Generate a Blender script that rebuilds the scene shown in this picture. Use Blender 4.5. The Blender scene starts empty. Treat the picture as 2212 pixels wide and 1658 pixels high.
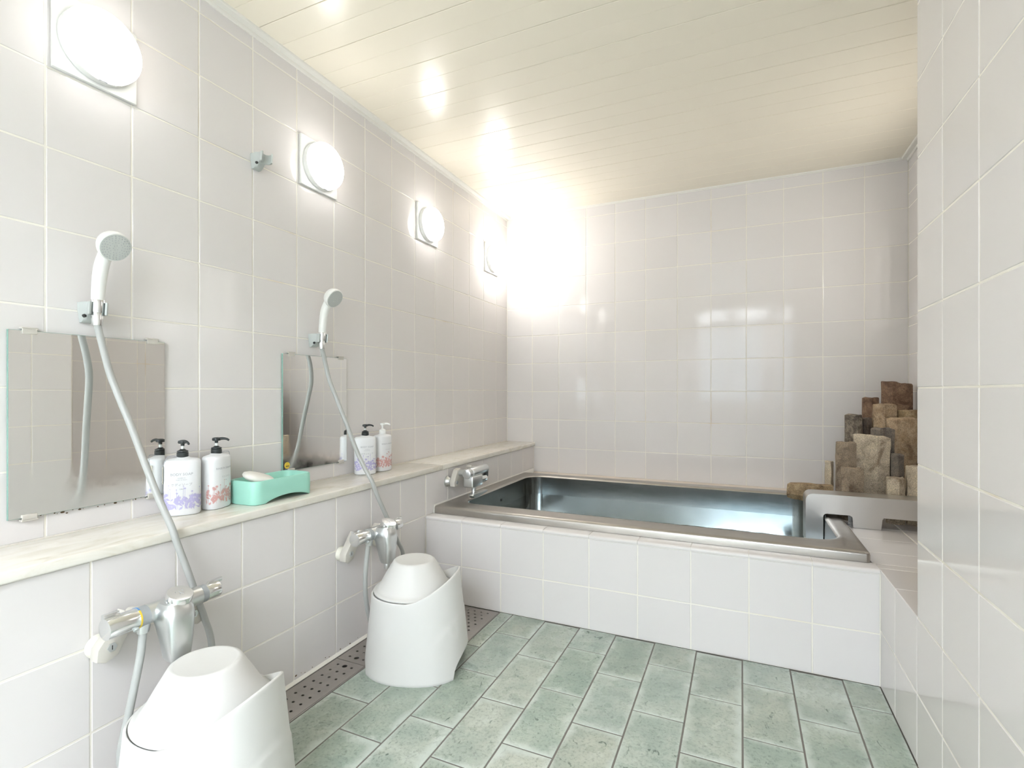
import bpy, bmesh, math, random
from mathutils import Vector, Matrix, noise
from mathutils.geometry import tessellate_polygon

random.seed(7)
S = bpy.context.scene
COL = S.collection
PI = math.pi
V = Vector

# ------------------------------------------------------------------ camera, world, exposure
cam_d = bpy.data.cameras.new('camera')
cam_d.sensor_fit = 'HORIZONTAL'
cam_d.sensor_width = 36.0
cam_d.lens = 36.0 * 1114.537 / 2212.0
cam_d.shift_x = (1106.0 - 1088.035) / 2212.0
cam_d.shift_y = (845.588 - 829.0) / 2212.0
cam_d.clip_start = 0.02
cam = bpy.data.objects.new('camera', cam_d)
COL.objects.link(cam)
cam.location = (1.571, 0.0, 0.975)
cam.rotation_euler = (PI / 2, 0.0, 0.4312)
S.camera = cam

world = bpy.data.worlds.new('world')
S.world = world
world.use_nodes = True
world.node_tree.nodes['Background'].inputs[0].default_value = (0.75, 0.87, 1.0, 1)
world.node_tree.nodes['Background'].inputs[1].default_value = 1.0

S.view_settings.view_transform = 'Standard'
S.view_settings.look = 'None'
S.view_settings.gamma = 1.0
S.view_settings.exposure = 1.24
S.view_settings.use_curve_mapping = False

LAMP = (5.2, 6.0, 7.8, 25.0)   # radiance of the four lamp globes, front to back
LAMP_FILL = 33.0                          # radiance of the added fill lamps behind the camera
LAMP_FILL_COL = (0.84, 0.90, 1.0)
LAMP_COL = (1.0, 0.97, 0.945)
WIN_ALCOVE = 1.3
WIN_REAR = 2.9
WIN_COL = (0.72, 0.88, 1.0)

# ------------------------------------------------------------------ room numbers (metres)
YB = 3.475        # back wall
YR = -2.711       # rear wall, behind the camera
XR = 1.9895       # near right wall
XA = 2.4          # right wall of the bath alcove
YP = 1.679        # where the near right wall ends
XL = 0.213        # lower, thicker part of the left wall
YT = 2.069        # tiled front of the bath platform
ZC = 2.253        # ceiling
ZD = 0.386        # platform top
ZS = 0.612        # marble shelf top


# ------------------------------------------------------------------ helpers: materials
def principled(name, color, rough=0.5, metal=0.0, **kw):
    m = bpy.data.materials.new(name)
    m.use_nodes = True
    b = m.node_tree.nodes['Principled BSDF']
    b.inputs['Base Color'].default_value = (*color, 1)
    b.inputs['Roughness'].default_value = rough
    b.inputs['Metallic'].default_value = metal
    for k, v in kw.items():
        b.inputs[k.replace('_', ' ')].default_value = v
    return m


def N(m, t, **kw):
    n = m.node_tree.nodes.new(t)
    for k, v in kw.items():
        if k in n.inputs.keys():
            n.inputs[k].default_value = v
        else:
            setattr(n, k, v)
    return n


def link(m, a, b):
    m.node_tree.links.new(a, b)


def bsdf(m):
    return m.node_tree.nodes['Principled BSDF']


def ramp(m, fac, stops):
    r = N(m, 'ShaderNodeValToRGB')
    e = r.color_ramp.elements
    while len(e) < len(stops):
        e.new(0.5)
    for i, (p, c) in enumerate(stops):
        e[i].position = p
        e[i].color = (*c, 1) if len(c) == 3 else c
    link(m, fac, r.inputs['Fac'])
    return r.outputs['Color']


def pos_vec(m, scale=(1, 1, 1), per_object=False, kind='Position'):
    if kind == 'Position':
        g = N(m, 'ShaderNodeNewGeometry').outputs['Position']
    else:
        g = N(m, 'ShaderNodeTexCoord').outputs['Object']
    mp = N(m, 'ShaderNodeMapping')
    mp.inputs['Scale'].default_value = scale
    link(m, g, mp.inputs['Vector'])
    out = mp.outputs['Vector']
    if per_object:
        oi = N(m, 'ShaderNodeObjectInfo')
        mu = N(m, 'ShaderNodeVectorMath', operation='SCALE')
        cb = N(m, 'ShaderNodeCombineXYZ')
        for k in range(3):
            link(m, oi.outputs['Random'], cb.inputs[k])
        link(m, cb.outputs[0], mu.inputs[0])
        mu.inputs['Scale'].default_value = 57.0
        ad = N(m, 'ShaderNodeVectorMath', operation='ADD')
        link(m, out, ad.inputs[0])
        link(m, mu.outputs[0], ad.inputs[1])
        out = ad.outputs[0]
    return out


def tex_noise(m, vec, scale, detail=4.0, rough=0.55, dist=0.0):
    n = N(m, 'ShaderNodeTexNoise')
    n.inputs['Scale'].default_value = scale
    n.inputs['Detail'].default_value = detail
    n.inputs['Roughness'].default_value = rough
    n.inputs['Distortion'].default_value = dist
    link(m, vec, n.inputs['Vector'])
    return n.outputs['Fac']


def mixc(m, fac, a, b, mode='MIX'):
    x = N(m, 'ShaderNodeMix', data_type='RGBA', blend_type=mode)
    if isinstance(fac, (int, float)):
        x.inputs[0].default_value = fac
    else:
        link(m, fac, x.inputs[0])
    for i, c in ((6, a), (7, b)):
        if isinstance(c, tuple):
            x.inputs[i].default_value = (*c, 1)
        else:
            link(m, c, x.inputs[i])
    return x.outputs[2]


def bump(m, h, strength=0.1, dist=0.002):
    b = N(m, 'ShaderNodeBump')
    b.inputs['Strength'].default_value = strength
    b.inputs['Distance'].default_value = dist
    link(m, h, b.inputs['Height'])
    link(m, b.outputs['Normal'], bsdf(m).inputs['Normal'])


def mat_tile():
    m = principled('glazed_tile', (0.68, 0.65, 0.60), 0.07)
    oi = N(m, 'ShaderNodeObjectInfo')
    c = ramp(m, oi.outputs['Random'], [(0.0, (0.755, 0.724, 0.706)), (0.5, (0.768, 0.738, 0.718)), (1.0, (0.778, 0.747, 0.731))])
    link(m, c, bsdf(m).inputs['Base Color'])
    v = pos_vec(m)
    bump(m, tex_noise(m, v, 7.0, 2.0), 0.012, 0.004)
    bsdf(m).inputs['Specular IOR Level'].default_value = 0.30
    return m


def mat_grout():
    m = principled('tile_grout', (0.8, 0.77, 0.70), 0.7)
    v = pos_vec(m)
    n = tex_noise(m, v, 3.2, 3.0)
    c = ramp(m, n, [(0.35, (0.90, 0.87, 0.80)), (0.64, (0.87, 0.83, 0.74)), (0.80, (0.70, 0.56, 0.40))])
    link(m, c, bsdf(m).inputs['Base Color'])
    return m


def mat_floor_tile():
    m = principled('green_stone_tile', (0.3, 0.36, 0.3), 0.32)
    v = pos_vec(m, per_object=True)
    n1 = tex_noise(m, v, 6.0, 6.0, 0.62, 0.3)
    c1 = ramp(m, n1, [(0.30, (0.31, 0.365, 0.315)), (0.46, (0.385, 0.435, 0.375)), (0.60, (0.465, 0.50, 0.43)), (0.74, (0.55, 0.59, 0.53))])
    n2 = tex_noise(m, v, 110.0, 5.0, 0.7, 0.3)
    c2 = ramp(m, n2, [(0.33, (0.62, 0.63, 0.62)), (0.48, (0.97, 0.97, 0.97)), (0.70, (1.08, 1.08, 1.07))])
    vs = pos_vec(m, scale=(1.0, 0.45, 1.0), per_object=True)
    n3 = tex_noise(m, vs, 46.0, 3.0, 0.6, 1.2)
    c3 = ramp(m, n3, [(0.28, (0.22, 0.28, 0.25)), (0.345, (1, 1, 1)), (1.0, (1, 1, 1))])
    a = mixc(m, 1.0, c1, c2, 'MULTIPLY')
    a = mixc(m, 0.85, a, c3, 'MULTIPLY')
    oi = N(m, 'ShaderNodeObjectInfo')
    tint = ramp(m, oi.outputs['Random'], [(0.0, (0.86, 0.95, 0.92)), (0.5, (1.0, 1.0, 0.97)), (1.0, (1.03, 1.08, 1.09))])
    a = mixc(m, 1.0, a, tint, 'MULTIPLY')
    # pale mineral bloom worn into the borders of each tile
    g = N(m, 'ShaderNodeSeparateXYZ')
    link(m, N(m, 'ShaderNodeTexCoord').outputs['Generated'], g.inputs[0])
    mins = []
    for k, sc in ((0, 0.15), (1, 0.30)):
        d = N(m, 'ShaderNodeMath', operation='PINGPONG')
        link(m, g.outputs[k], d.inputs[0])
        d.inputs[1].default_value = 0.5
        e = N(m, 'ShaderNodeMath', operation='MULTIPLY')
        link(m, d.outputs[0], e.inputs[0])
        e.inputs[1].default_value = sc
        mins.append(e.outputs[0])
    mn = N(m, 'ShaderNodeMath', operation='MINIMUM')
    link(m, mins[0], mn.inputs[0])
    link(m, mins[1], mn.inputs[1])
    ad = N(m, 'ShaderNodeMath', operation='MULTIPLY_ADD')
    link(m, tex_noise(m, v, 9.0, 4.0), ad.inputs[0])
    ad.inputs[1].default_value = 0.085
    link(m, mn.outputs[0], ad.inputs[2])
    fr_ = ramp(m, ad.outputs[0], [(0.040, (0.75,) * 3), (0.062, (0.0,) * 3)])
    a = mixc(m, fr_, a, (0.60, 0.66, 0.60))
    link(m, a, bsdf(m).inputs['Base Color'])
    r = ramp(m, tex_noise(m, v, 14.0, 3.0), [(0.35, (0.22,) * 3), (0.65, (0.42,) * 3)])
    link(m, r, bsdf(m).inputs['Roughness'])
    bump(m, n2, 0.2, 0.0012)
    return m


def mat_steel(name, color, rough, stretch=None, spots=False):
    m = principled(name, color, rough, 1.0)
    if stretch:
        v = pos_vec(m, scale=stretch)
        n = tex_noise(m, v, 60.0, 3.0)
        r = ramp(m, n, [(0.3, (rough * 0.93,) * 3), (0.7, (rough * 1.08,) * 3)])
        link(m, r, bsdf(m).inputs['Roughness'])
        v2 = pos_vec(m)
        n2 = tex_noise(m, v2, 6.0, 4.0, 0.6)
        c = ramp(m, n2, [(0.3, tuple(x * 0.86 for x in color)), (0.7, color)])
        link(m, c, bsdf(m).inputs['Base Color'])
    if spots:
        v3 = pos_vec(m)
        n3 = tex_noise(m, v3, 320.0, 2.0)
        bump(m, n3, 0.35, 0.0006)
    return m


def mat_marble():
    m = principled('cream_marble', (0.78, 0.74, 0.66), 0.22)
    v = pos_vec(m, scale=(1.0, 0.35, 1.0))
    n = tex_noise(m, v, 16.0, 8.0, 0.65, 1.6)
    c = ramp(m, n, [(0.28, (0.66, 0.61, 0.50)), (0.42, (0.78, 0.74, 0.65)), (0.58, (0.83, 0.80, 0.73))])
    link(m, c, bsdf(m).inputs['Base Color'])
    return m


def mat_stone(name, a, b, c):
    m = principled(name, b, 0.85)
    v = pos_vec(m, per_object=True)
    n = tex_noise(m, v, 20.0, 8.0, 0.72, 0.6)
    col = ramp(m, n, [(0.30, a), (0.50, b), (0.70, c)])
    g = tex_noise(m, v, 260.0, 3.0, 0.7)
    gr = ramp(m, g, [(0.36, (0.55, 0.54, 0.52)), (0.50, (0.90, 0.89, 0.87)), (0.66, (1.15, 1.12, 1.08))])
    col = mixc(m, 1.0, col, gr, 'MULTIPLY')
    pt = ramp(m, tex_noise(m, v, 11.0, 5.0, 0.6, 0.8), [(0.36, (0.50, 0.42, 0.36)), (0.46, (0.92, 0.88, 0.84)), (0.62, (1.12, 1.08, 1.0))])
    col = mixc(m, 0.85, col, pt, 'MULTIPLY')
    link(m, col, bsdf(m).inputs['Base Color'])
    n2 = tex_noise(m, v, 120.0, 6.0, 0.7)
    bump(m, n2, 0.6, 0.004)
    return m


def mat_emit(name, color, strength):
    m = bpy.data.materials.new(name)
    m.use_nodes = True
    nt = m.node_tree
    nt.nodes.remove(nt.nodes['Principled BSDF'])
    e = nt.nodes.new('ShaderNodeEmission')
    e.inputs[0].default_value = (*color, 1)
    e.inputs[1].default_value = strength
    nt.links.new(e.outputs[0], nt.nodes['Material Output'].inputs[0])
    return m


def mat_water():
    m = bpy.data.materials.new('clear_water')
    m.use_nodes = True
    nt = m.node_tree
    nt.nodes.remove(nt.nodes['Principled BSDF'])
    t = nt.nodes.new('ShaderNodeBsdfTransparent')
    t.inputs[0].default_value = (0.62, 0.76, 0.72, 1)
    g = nt.nodes.new('ShaderNodeBsdfGlossy')
    g.inputs['Roughness'].default_value = 0.03
    g.inputs['Color'].default_value = (0.32, 0.37, 0.39, 1)
    f = nt.nodes.new('ShaderNodeFresnel')
    f.inputs['IOR'].default_value = 1.33
    geo = nt.nodes.new('ShaderNodeNewGeometry')
    nz = nt.nodes.new('ShaderNodeTexNoise')
    nz.inputs['Scale'].default_value = 7.0
    nz.inputs['Detail'].default_value = 2.0
    nt.links.new(geo.outputs['Position'], nz.inputs['Vector'])
    bp = nt.nodes.new('ShaderNodeBump')
    bp.inputs['Strength'].default_value = 0.035
    bp.inputs['Distance'].default_value = 0.02
    nt.links.new(nz.outputs['Fac'], bp.inputs['Height'])
    for n in (g, f):
        nt.links.new(bp.outputs['Normal'], n.inputs['Normal'])
    mx = nt.nodes.new('ShaderNodeMixShader')
    nt.links.new(f.outputs[0], mx.inputs[0])
    nt.links.new(t.outputs[0], mx.inputs[1])
    nt.links.new(g.outputs[0], mx.inputs[2])
    nt.links.new(mx.outputs[0], nt.nodes['Material Output'].inputs[0])
    return m


def mat_mirror():
    m = principled('silvered_glass', (0.965, 0.975, 0.965), 0.015, 1.0)
    v = pos_vec(m)
    sx = N(m, 'ShaderNodeSeparateXYZ')
    link(m, N(m, 'ShaderNodeNewGeometry').outputs['Position'], sx.inputs[0])
    mr = N(m, 'ShaderNodeMapRange')
    mr.inputs['From Min'].default_value = 0.66
    mr.inputs['From Max'].default_value = 0.86
    mr.inputs['To Min'].default_value = 1.0
    mr.inputs['To Max'].default_value = 0.0
    link(m, sx.outputs[2], mr.inputs['Value'])
    n = tex_noise(m, v, 18.0, 5.0, 0.65)
    mu = N(m, 'ShaderNodeMath', operation='MULTIPLY')
    link(m, mr.outputs[0], mu.inputs[0])
    link(m, n, mu.inputs[1])
    r = ramp(m, mu.outputs[0], [(0.15, (0.015,) * 3), (0.6, (0.20,) * 3)])
    link(m, r, bsdf(m).inputs['Roughness'])
    return m


M = dict(
    tile=mat_tile(), grout=mat_grout(), floor=mat_floor_tile(),
    floor_grout=principled('dark_floor_joint', (0.19, 0.175, 0.155), 0.75),
    ceiling=principled('cream_ceiling_panel', (0.94, 0.875, 0.74), 0.24),
    ceil_dark=principled('ceiling_gap', (0.70, 0.66, 0.57), 0.7),
    trim=principled('white_trim', (0.84, 0.82, 0.76), 0.35),
    tub=mat_steel('brushed_steel', (0.46, 0.465, 0.445), 0.17, (0.15, 1.0, 1.0)),
    rim=mat_steel('worn_steel', (0.48, 0.455, 0.42), 0.36, (0.3, 1.0, 1.0)),
    plate=principled('satin_steel', (0.66, 0.645, 0.625), 0.36, 1.0),
    drain=mat_steel('dull_steel', (0.56, 0.53, 0.50), 0.42, (1.0, 0.2, 1.0)),
    chrome=principled('chrome', (0.82, 0.835, 0.835), 0.17, 1.0),
    satin=principled('satin_chrome', (0.70, 0.72, 0.72), 0.33, 1.0),
    marble=mat_marble(), water=mat_water(), mirror=mat_mirror(),
    glass_edge=principled('green_glass_edge', (0.25, 0.42, 0.36), 0.15),
    white=principled('white_plastic', (0.84, 0.84, 0.81), 0.33),
    stool=principled('matte_white_plastic', (0.72, 0.715, 0.685), 0.42),
    ivory=principled('ivory_plastic', (0.80, 0.78, 0.68), 0.45),
    grey=principled('grey_plastic', (0.50, 0.53, 0.51), 0.35),
    sleeve=principled('dark_grey_sleeve', (0.34, 0.36, 0.37), 0.4),
    hose=principled('grey_hose', (0.44, 0.45, 0.43), 0.33),
    face=principled('grey_spray_face', (0.56, 0.58, 0.55), 0.45),
    dark=principled('dark_hole', (0.03, 0.03, 0.03), 0.6),
    black=principled('black_plastic', (0.025, 0.03, 0.03), 0.35),
    clear=principled('clear_stem', (0.80, 0.83, 0.80), 0.2),
    bottle=principled('bottle_white', (0.82, 0.83, 0.84), 0.28),
    ink=principled('grey_ink', (0.40, 0.41, 0.44), 0.6),
    purple=principled('lavender_ink', (0.50, 0.47, 0.70), 0.6),
    red=principled('rose_ink', (0.66, 0.38, 0.36), 0.6),
    mint=principled('mint_plastic', (0.36, 0.70, 0.58), 0.35),
    soap=principled('soap', (0.86, 0.83, 0.76), 0.45),
    tag=principled('paper_tag', (0.78, 0.74, 0.63), 0.7),
    yellow=principled('yellow_paint', (0.80, 0.58, 0.06), 0.5),
    blue=principled('blue_paint', (0.12, 0.30, 0.62), 0.4),
    clip=principled('mirror_clip', (0.60, 0.57, 0.51), 0.35),
    dark_brown=principled('dark_gap', (0.09, 0.07, 0.05), 0.7),
    trench=principled('drain_trench', (0.02, 0.018, 0.016), 0.9),
    rust=principled('rust_mark', (0.16, 0.10, 0.05), 0.8),
)


# ------------------------------------------------------------------ helpers: geometry
def frame(axis, up=None):
    z = V(axis).normalized()
    up = V(up) if up is not None else (V((0, 0, 1)) if abs(z.z) < 0.95 else V((0, 1, 0)))
    x = up.cross(z).normalized()
    y = z.cross(x)
    return x, y, z


def loft(bm, rings, cap0=True, cap1=True, closed=True):
    vr = [[bm.verts.new(p) for p in r] for r in rings]
    n = len(vr[0])
    for a, b in zip(vr[:-1], vr[1:]):
        for i in range(n if closed else n - 1):
            j = (i + 1) % n
            try:
                bm.faces.new((a[i], a[j], b[j], b[i]))
            except ValueError:
                pass
    if cap0:
        bm.faces.new(list(reversed(vr[0])))
    if cap1:
        bm.faces.new(vr[-1])
    return vr


def lathe(bm, prof, origin=(0, 0, 0), axis=(0, 0, 1), seg=32, cap0=True, cap1=True, sx=1.0, sy=1.0, up=None):
    x, y, z = frame(axis, up)
    o = V(origin)
    rings = []
    for r, h in prof:
        rings.append([o + z * h + x * (r * sx * math.cos(2 * PI * i / seg)) + y * (r * sy * math.sin(2 * PI * i / seg)) for i in range(seg)])
    loft(bm, rings, cap0, cap1)


def cyl(bm, p0, p1, r0, r1=None, seg=24, bev=0.0):
    p0, p1 = V(p0), V(p1)
    r1 = r0 if r1 is None else r1
    L = (p1 - p0).length
    if bev:
        prof = [(r0 - bev, 0), (r0 - bev * 0.3, bev * 0.3), (r0, bev), (r1, L - bev), (r1 - bev * 0.3, L - bev * 0.3), (r1 - bev, L)]
    else:
        prof = [(r0, 0), (r1, L)]
    lathe(bm, prof, p0, p1 - p0, seg)


def box(bm, lo, hi, bev=0.0, seg=1):
    lo, hi = V(lo), V(hi)
    vs = [bm.verts.new((x, y, z)) for x in (lo.x, hi.x) for y in (lo.y, hi.y) for z in (lo.z, hi.z)]
    fs = [(0, 1, 3, 2), (4, 6, 7, 5), (0, 4, 5, 1), (2, 3, 7, 6), (0, 2, 6, 4), (1, 5, 7, 3)]
    faces = [bm.faces.new([vs[i] for i in f]) for f in fs]
    if bev:
        ed = list({e for f in faces for e in f.edges})
        bmesh.ops.bevel(bm, geom=ed, offset=bev, segments=seg, profile=0.5, affect='EDGES')


def prism(bm, pts, d, bev=0.0, seg=2):
    """pts: planar loop of world points, d: extrusion vector"""
    d = V(d)
    a = [bm.verts.new(V(p)) for p in pts]
    b = [bm.verts.new(V(p) + d) for p in pts]
    n = len(a)
    faces = [bm.faces.new(a), bm.faces.new(list(reversed(b)))]
    for i in range(n):
        j = (i + 1) % n
        faces.append(bm.faces.new((a[j], a[i], b[i], b[j])))
    if bev:
        ed = [e for e in {e for f in faces[:2] for e in f.edges}]
        bmesh.ops.bevel(bm, geom=ed, offset=bev, segments=seg, profile=0.5, affect='EDGES')


def catmull(pts, k=8):
    pts = [V(p) for p in pts]
    out = []
    n = len(pts)
    for i in range(n - 1):
        p0, p1, p2, p3 = pts[max(i - 1, 0)], pts[i], pts[i + 1], pts[min(i + 2, n - 1)]
        for j in range(k):
            t = j / k
            out.append(0.5 * ((2 * p1) + (p2 - p0) * t + (2 * p0 - 5 * p1 + 4 * p2 - p3) * t * t + (3 * p1 - p0 - 3 * p2 + p3) * t ** 3))
    out.append(pts[-1])
    return out


def tube(bm, pts, r, seg=14, smooth_k=8):
    p = catmull(pts, smooth_k) if smooth_k else [V(q) for q in pts]
    n = len(p)
    rad = r if callable(r) else (lambda t: r)
    t0 = (p[1] - p[0]).normalized()
    x, y, _ = frame(t0)
    rings = []
    for i in range(n):
        t = (p[min(i + 1, n - 1)] - p[max(i - 1, 0)]).normalized()
        x = (x - t * x.dot(t)).normalized()
        y = t.cross(x)
        q = rad(i / (n - 1))
        rings.append([p[i] + x * (q * math.cos(2 * PI * k / seg)) + y * (q * math.sin(2 * PI * k / seg)) for k in range(seg)])
    loft(bm, rings)


def superloop(cx, cy, a, b, z, e=2.0, n=48, rot=0.0):
    out = []
    for i in range(n):
        t = 2 * PI * i / n
        c, s = math.cos(t), math.sin(t)
        u = a * math.copysign(abs(c) ** (2 / e), c)
        w = b * math.copysign(abs(s) ** (2 / e), s)
        out.append(V((cx + u * math.cos(rot) - w * math.sin(rot), cy + u * math.sin(rot) + w * math.cos(rot), z)))
    return out


def rrect(x0, x1, y0, y1, r, z, k=6):
    out = []
    for cx, cy, a0 in ((x1 - r, y1 - r, 0), (x0 + r, y1 - r, 90), (x0 + r, y0 + r, 180), (x1 - r, y0 + r, 270)):
        for i in range(k + 1):
            a = math.radians(a0 + 90 * i / k)
            out.append(V((cx + r * math.cos(a), cy + r * math.sin(a), z)))
    return out


BASE = {}


def mesh_of(bm, name, mat, sharp=32):
    bmesh.ops.recalc_face_normals(bm, faces=bm.faces)
    me = bpy.data.meshes.new(name)
    bm.to_mesh(me)
    bm.free()
    mats = mat if isinstance(mat, (list, tuple)) else [mat]
    for q in mats:
        me.materials.append(q)
    if sharp is not None:
        for p in me.polygons:
            p.use_smooth = True
        me.set_sharp_from_angle(angle=math.radians(sharp))
    return me


def part(name, bm, mat, parent, sharp=32, label=None):
    """one mesh object, built in world coordinates, parented to a thing, a part or a wall"""
    me = mesh_of(bm, name, mat, sharp)
    b = BASE.get(parent.name, V((0, 0, 0)))
    me.transform(Matrix.Translation(-b))
    o = bpy.data.objects.new(name, me)
    COL.objects.link(o)
    o.parent = parent
    BASE[o.name] = b
    if label:
        o['label'] = label
    return o


def thing(name, label, cat, base, group=None):
    o = bpy.data.objects.new(name, None)
    o.empty_display_size = 0.05
    COL.objects.link(o)
    o.location = base
    o['label'] = label
    o['category'] = cat
    if group:
        o['group'] = group
    BASE[o.name] = V(base)
    return o


def solo(name, bm, mat, label, cat, base, group=None, sharp=32):
    """a thing that is one mesh"""
    me = mesh_of(bm, name, mat, sharp)
    me.transform(Matrix.Translation(-V(base)))
    o = bpy.data.objects.new(name, me)
    COL.objects.link(o)
    o.location = base
    o['label'] = label
    o['category'] = cat
    if group:
        o['group'] = group
    BASE[o.name] = V(base)
    return o


def struct(name, bm, mat, sharp=None):
    o = bpy.data.objects.new(name, mesh_of(bm, name, mat, sharp))
    COL.objects.link(o)
    o['kind'] = 'structure'
    BASE[o.name] = V((0, 0, 0))
    return o


B = bmesh.new

# ------------------------------------------------------------------ tiles
TILE_MESH = {}
GAP = 0.0036


def tile_mesh(w, h, t=0.006, bev=0.0016, mat=None, gap=GAP):
    key = (round(w, 4), round(h, 4), t, mat.name, gap)
    if key not in TILE_MESH:
        bm = B()
        a, b = (w - gap) / 2, (h - gap) / 2
        r0 = [(-a, -b, 0), (a, -b, 0), (a, b, 0), (-a, b, 0)]
        r1 = [(x, y, t - bev) for x, y, _ in r0]
        r2 = [(math.copysign(a - bev, x), math.copysign(b - bev, y), t) for x, y, _ in r0]
        loft(bm, [r0, r1, r2], cap0=False)
        me = mesh_of(bm, 'tile', mat, 20)
        TILE_MESH[key] = me
    return TILE_MESH[key]


def tiles(parent, origin, udir, vdir, us, vs, keep=None, far=None, mat=None, name='tile', t=0.006, jitter=0.0016, gap=GAP, bev=0.0016):
    """a tile in every cell of the us x vs grid; cells for which far() holds are joined in one part"""
    mat = mat or M['tile']
    o0, u, v = V(origin), V(udir), V(vdir)
    n = u.cross(v).normalized()
    R = Matrix((u, v, n)).transposed().to_4x4()
    b = BASE.get(parent.name, V((0, 0, 0)))
    rnd = random.Random(hash((parent.name, len(us))) if False else len(us) * 31 + len(vs))
    joined = B()
    njoin = 0
    for i in range(len(us) - 1):
        for j in range(len(vs) - 1):
            uc, vc = (us[i] + us[i + 1]) / 2, (vs[j] + vs[j + 1]) / 2
            w, h = us[i + 1] - us[i], vs[j + 1] - vs[j]
            if keep and not keep(us[i], us[i + 1], vs[j], vs[j + 1]):
                continue
            if w < 0.012 or h < 0.008:
                continue
            me = tile_mesh(w, h, t=t, bev=bev, mat=mat, gap=gap)
            mw = Matrix.Translation(o0 + u * uc + v * vc) @ R @ Matrix.Rotation(rnd.gauss(0, jitter), 4, 'X') @ Matrix.Rotation(rnd.gauss(0, jitter), 4, 'Y')
            if far and far(uc, vc):
                tmp = me.copy()
                tmp.transform(mw)
                joined.from_mesh(tmp)
                bpy.data.meshes.remove(tmp)
                njoin += 1
                continue
            o = bpy.data.objects.new(name, me)
            COL.objects.link(o)
            o.parent = parent
            o.matrix_basis = Matrix.Translation(-b) @ mw
    if njoin:
        q = part(name, joined, mat, parent, 20)
        q['kind'] = 'stuff'
    else:
        joined.free()


def grid(a, b, ref, step=0.2):
    """cell borders between a and b on the lattice ref + k*step"""
    k = math.ceil((a - ref) / step - 1e-6)
    out = [a]
    x = ref + k * step
    while x < b - 1e-6:
        if x > a + 1e-6:
            out.append(x)
        x += step
    out.append(b)
    return out


TT = 0.006  # tile thickness: backing slabs sit this far behind the visible plane
GR = 0.0048  # grout face height behind which tiles rise

# ------------------------------------------------------------------ floor
bm = B()
box(bm, (-0.1, YR - 0.1, -0.16), (XA + 0.1, YB + 0.1, -0.09))
box(bm, (0.362, YR, -0.09), (XR, 1.77, -0.0013))
box(bm, (0.603, 1.77, -0.09), (XR, YT, -0.0013))
floor = struct('floor', bm, M['floor_grout'])
bm = B()
box(bm, (XL, YR, -0.0899), (0.362, 1.77, -0.075))
box(bm, (XL, 1.77, -0.0899), (0.603, YT, -0.075))
part('drain_trench', bm, M['trench'], floor, None)
xs = [0.362, 0.513, 0.664, 0.815, 0.966, 1.116, 1.267, 1.419, 1.575, 1.727, 1.882, XR]
for i in range(len(xs) - 1):
    ref = 1.893 if i % 2 == 0 else 1.765
    if i == 0:
        ref = 1.29
    elif i % 2 == 1:
        ref = 1.752 if i == 1 else 1.765
    else:
        ref = 1.884 + 0.0025 * i
    top = 1.77 if i == 0 else YT
    ys = grid(YR, top, ref, 0.2965)
    x0, x1 = xs[i], xs[i + 1]
    if i == 1:
        tiles(floor, (0, 0, -0.006), (1, 0, 0), (0, 1, 0), [x0, x1], [y for y in ys if y <= 1.7521], mat=M['floor'], gap=0.0050, jitter=0.001, bev=0.0007)
        tiles(floor, (0, 0, -0.006), (1, 0, 0), (0, 1, 0), [0.603, x1], [1.7521, YT], mat=M['floor'], gap=0.0050, jitter=0.001, bev=0.0007)
    else:
        tiles(floor, (0, 0, -0.006), (1, 0, 0), (0, 1, 0), [x0, x1], ys, mat=M['floor'], gap=0.0050, jitter=0.001, bev=0.0007)

# ------------------------------------------------------------------ left wall (upper, and thicker lower part)
bm = B()
box(bm, (-0.12, YR - 0.1, -0.16), (-TT + GR, YB + 0.1, ZC + 0.12))
wall_left = struct('wall_left', bm, M['grout'])
ysl = grid(YR, YB, 0.689)
zsl = grid(ZS, ZC - 0.004, 0.985)
tiles(wall_left, (-TT, 0, 0), (0, 1, 0), (0, 0, 1), ysl, zsl, far=lambda u, v: u < 0.28)

bm = B()
box(bm, (-TT + GR, YR, -0.09), (XL - TT + GR, YB, ZS - 0.026))
wall_low = struct('wall_left_lower', bm, M['grout'])
ysl2 = [y for y in grid(YR, YT, 0.681, 0.1978)]
tiles(wall_low, (XL - TT, 0, 0), (0, 1, 0), (0, 0, 1), ysl2, [0.0, 0.19, 0.388, ZS - 0.026], far=lambda u, v: u < 0.2)
tiles(wall_low, (XL - TT, 0, 0), (0, 1, 0), (0, 0, 1), grid(YT, YB, 2.069), [ZD, ZS - 0.026])

# ------------------------------------------------------------------ back wall
bm = B()
box(bm, (-0.1, YB + TT - GR, -0.16), (XA + 0.1, YB + 0.12, ZC + 0.12))
wall_back = struct('wall_back', bm, M['grout'])
xsb = [i * 0.2 for i in range(13)]
zsb = grid(0.40, ZC - 0.004, 0.977)
tiles(wall_back, (0, YB + TT, 0), (1, 0, 0), (0, 0, 1), xsb, zsb, keep=lambda u0, u1, v0, v1: not (u1 < 0.21 and v1 < 0.6))

# ------------------------------------------------------------------ right walls
bm = B()
box(bm, (XR + TT - GR, YR, -0.09), (XA + 0.1, YP - TT + GR, ZC + 0.02))
wall_right = struct('wall_right', bm, M['grout'])
ysr = grid(YR, YP, 1.2915)
zsr = grid(0.0, ZC - 0.004, 0.985)
tiles(wall_right, (XR + TT, 0, 0), (0, -1, 0), (0, 0, 1), [-y for y in reversed(ysr)], zsr, far=lambda u, v: -u < 0.68)
tiles(wall_right, (0, YP - TT, 0), (-1, 0, 0), (0, 0, 1), [-XA, -2.19, -XR], grid(ZD, ZC - 0.004, 0.985), far=lambda u, v: True)

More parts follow.
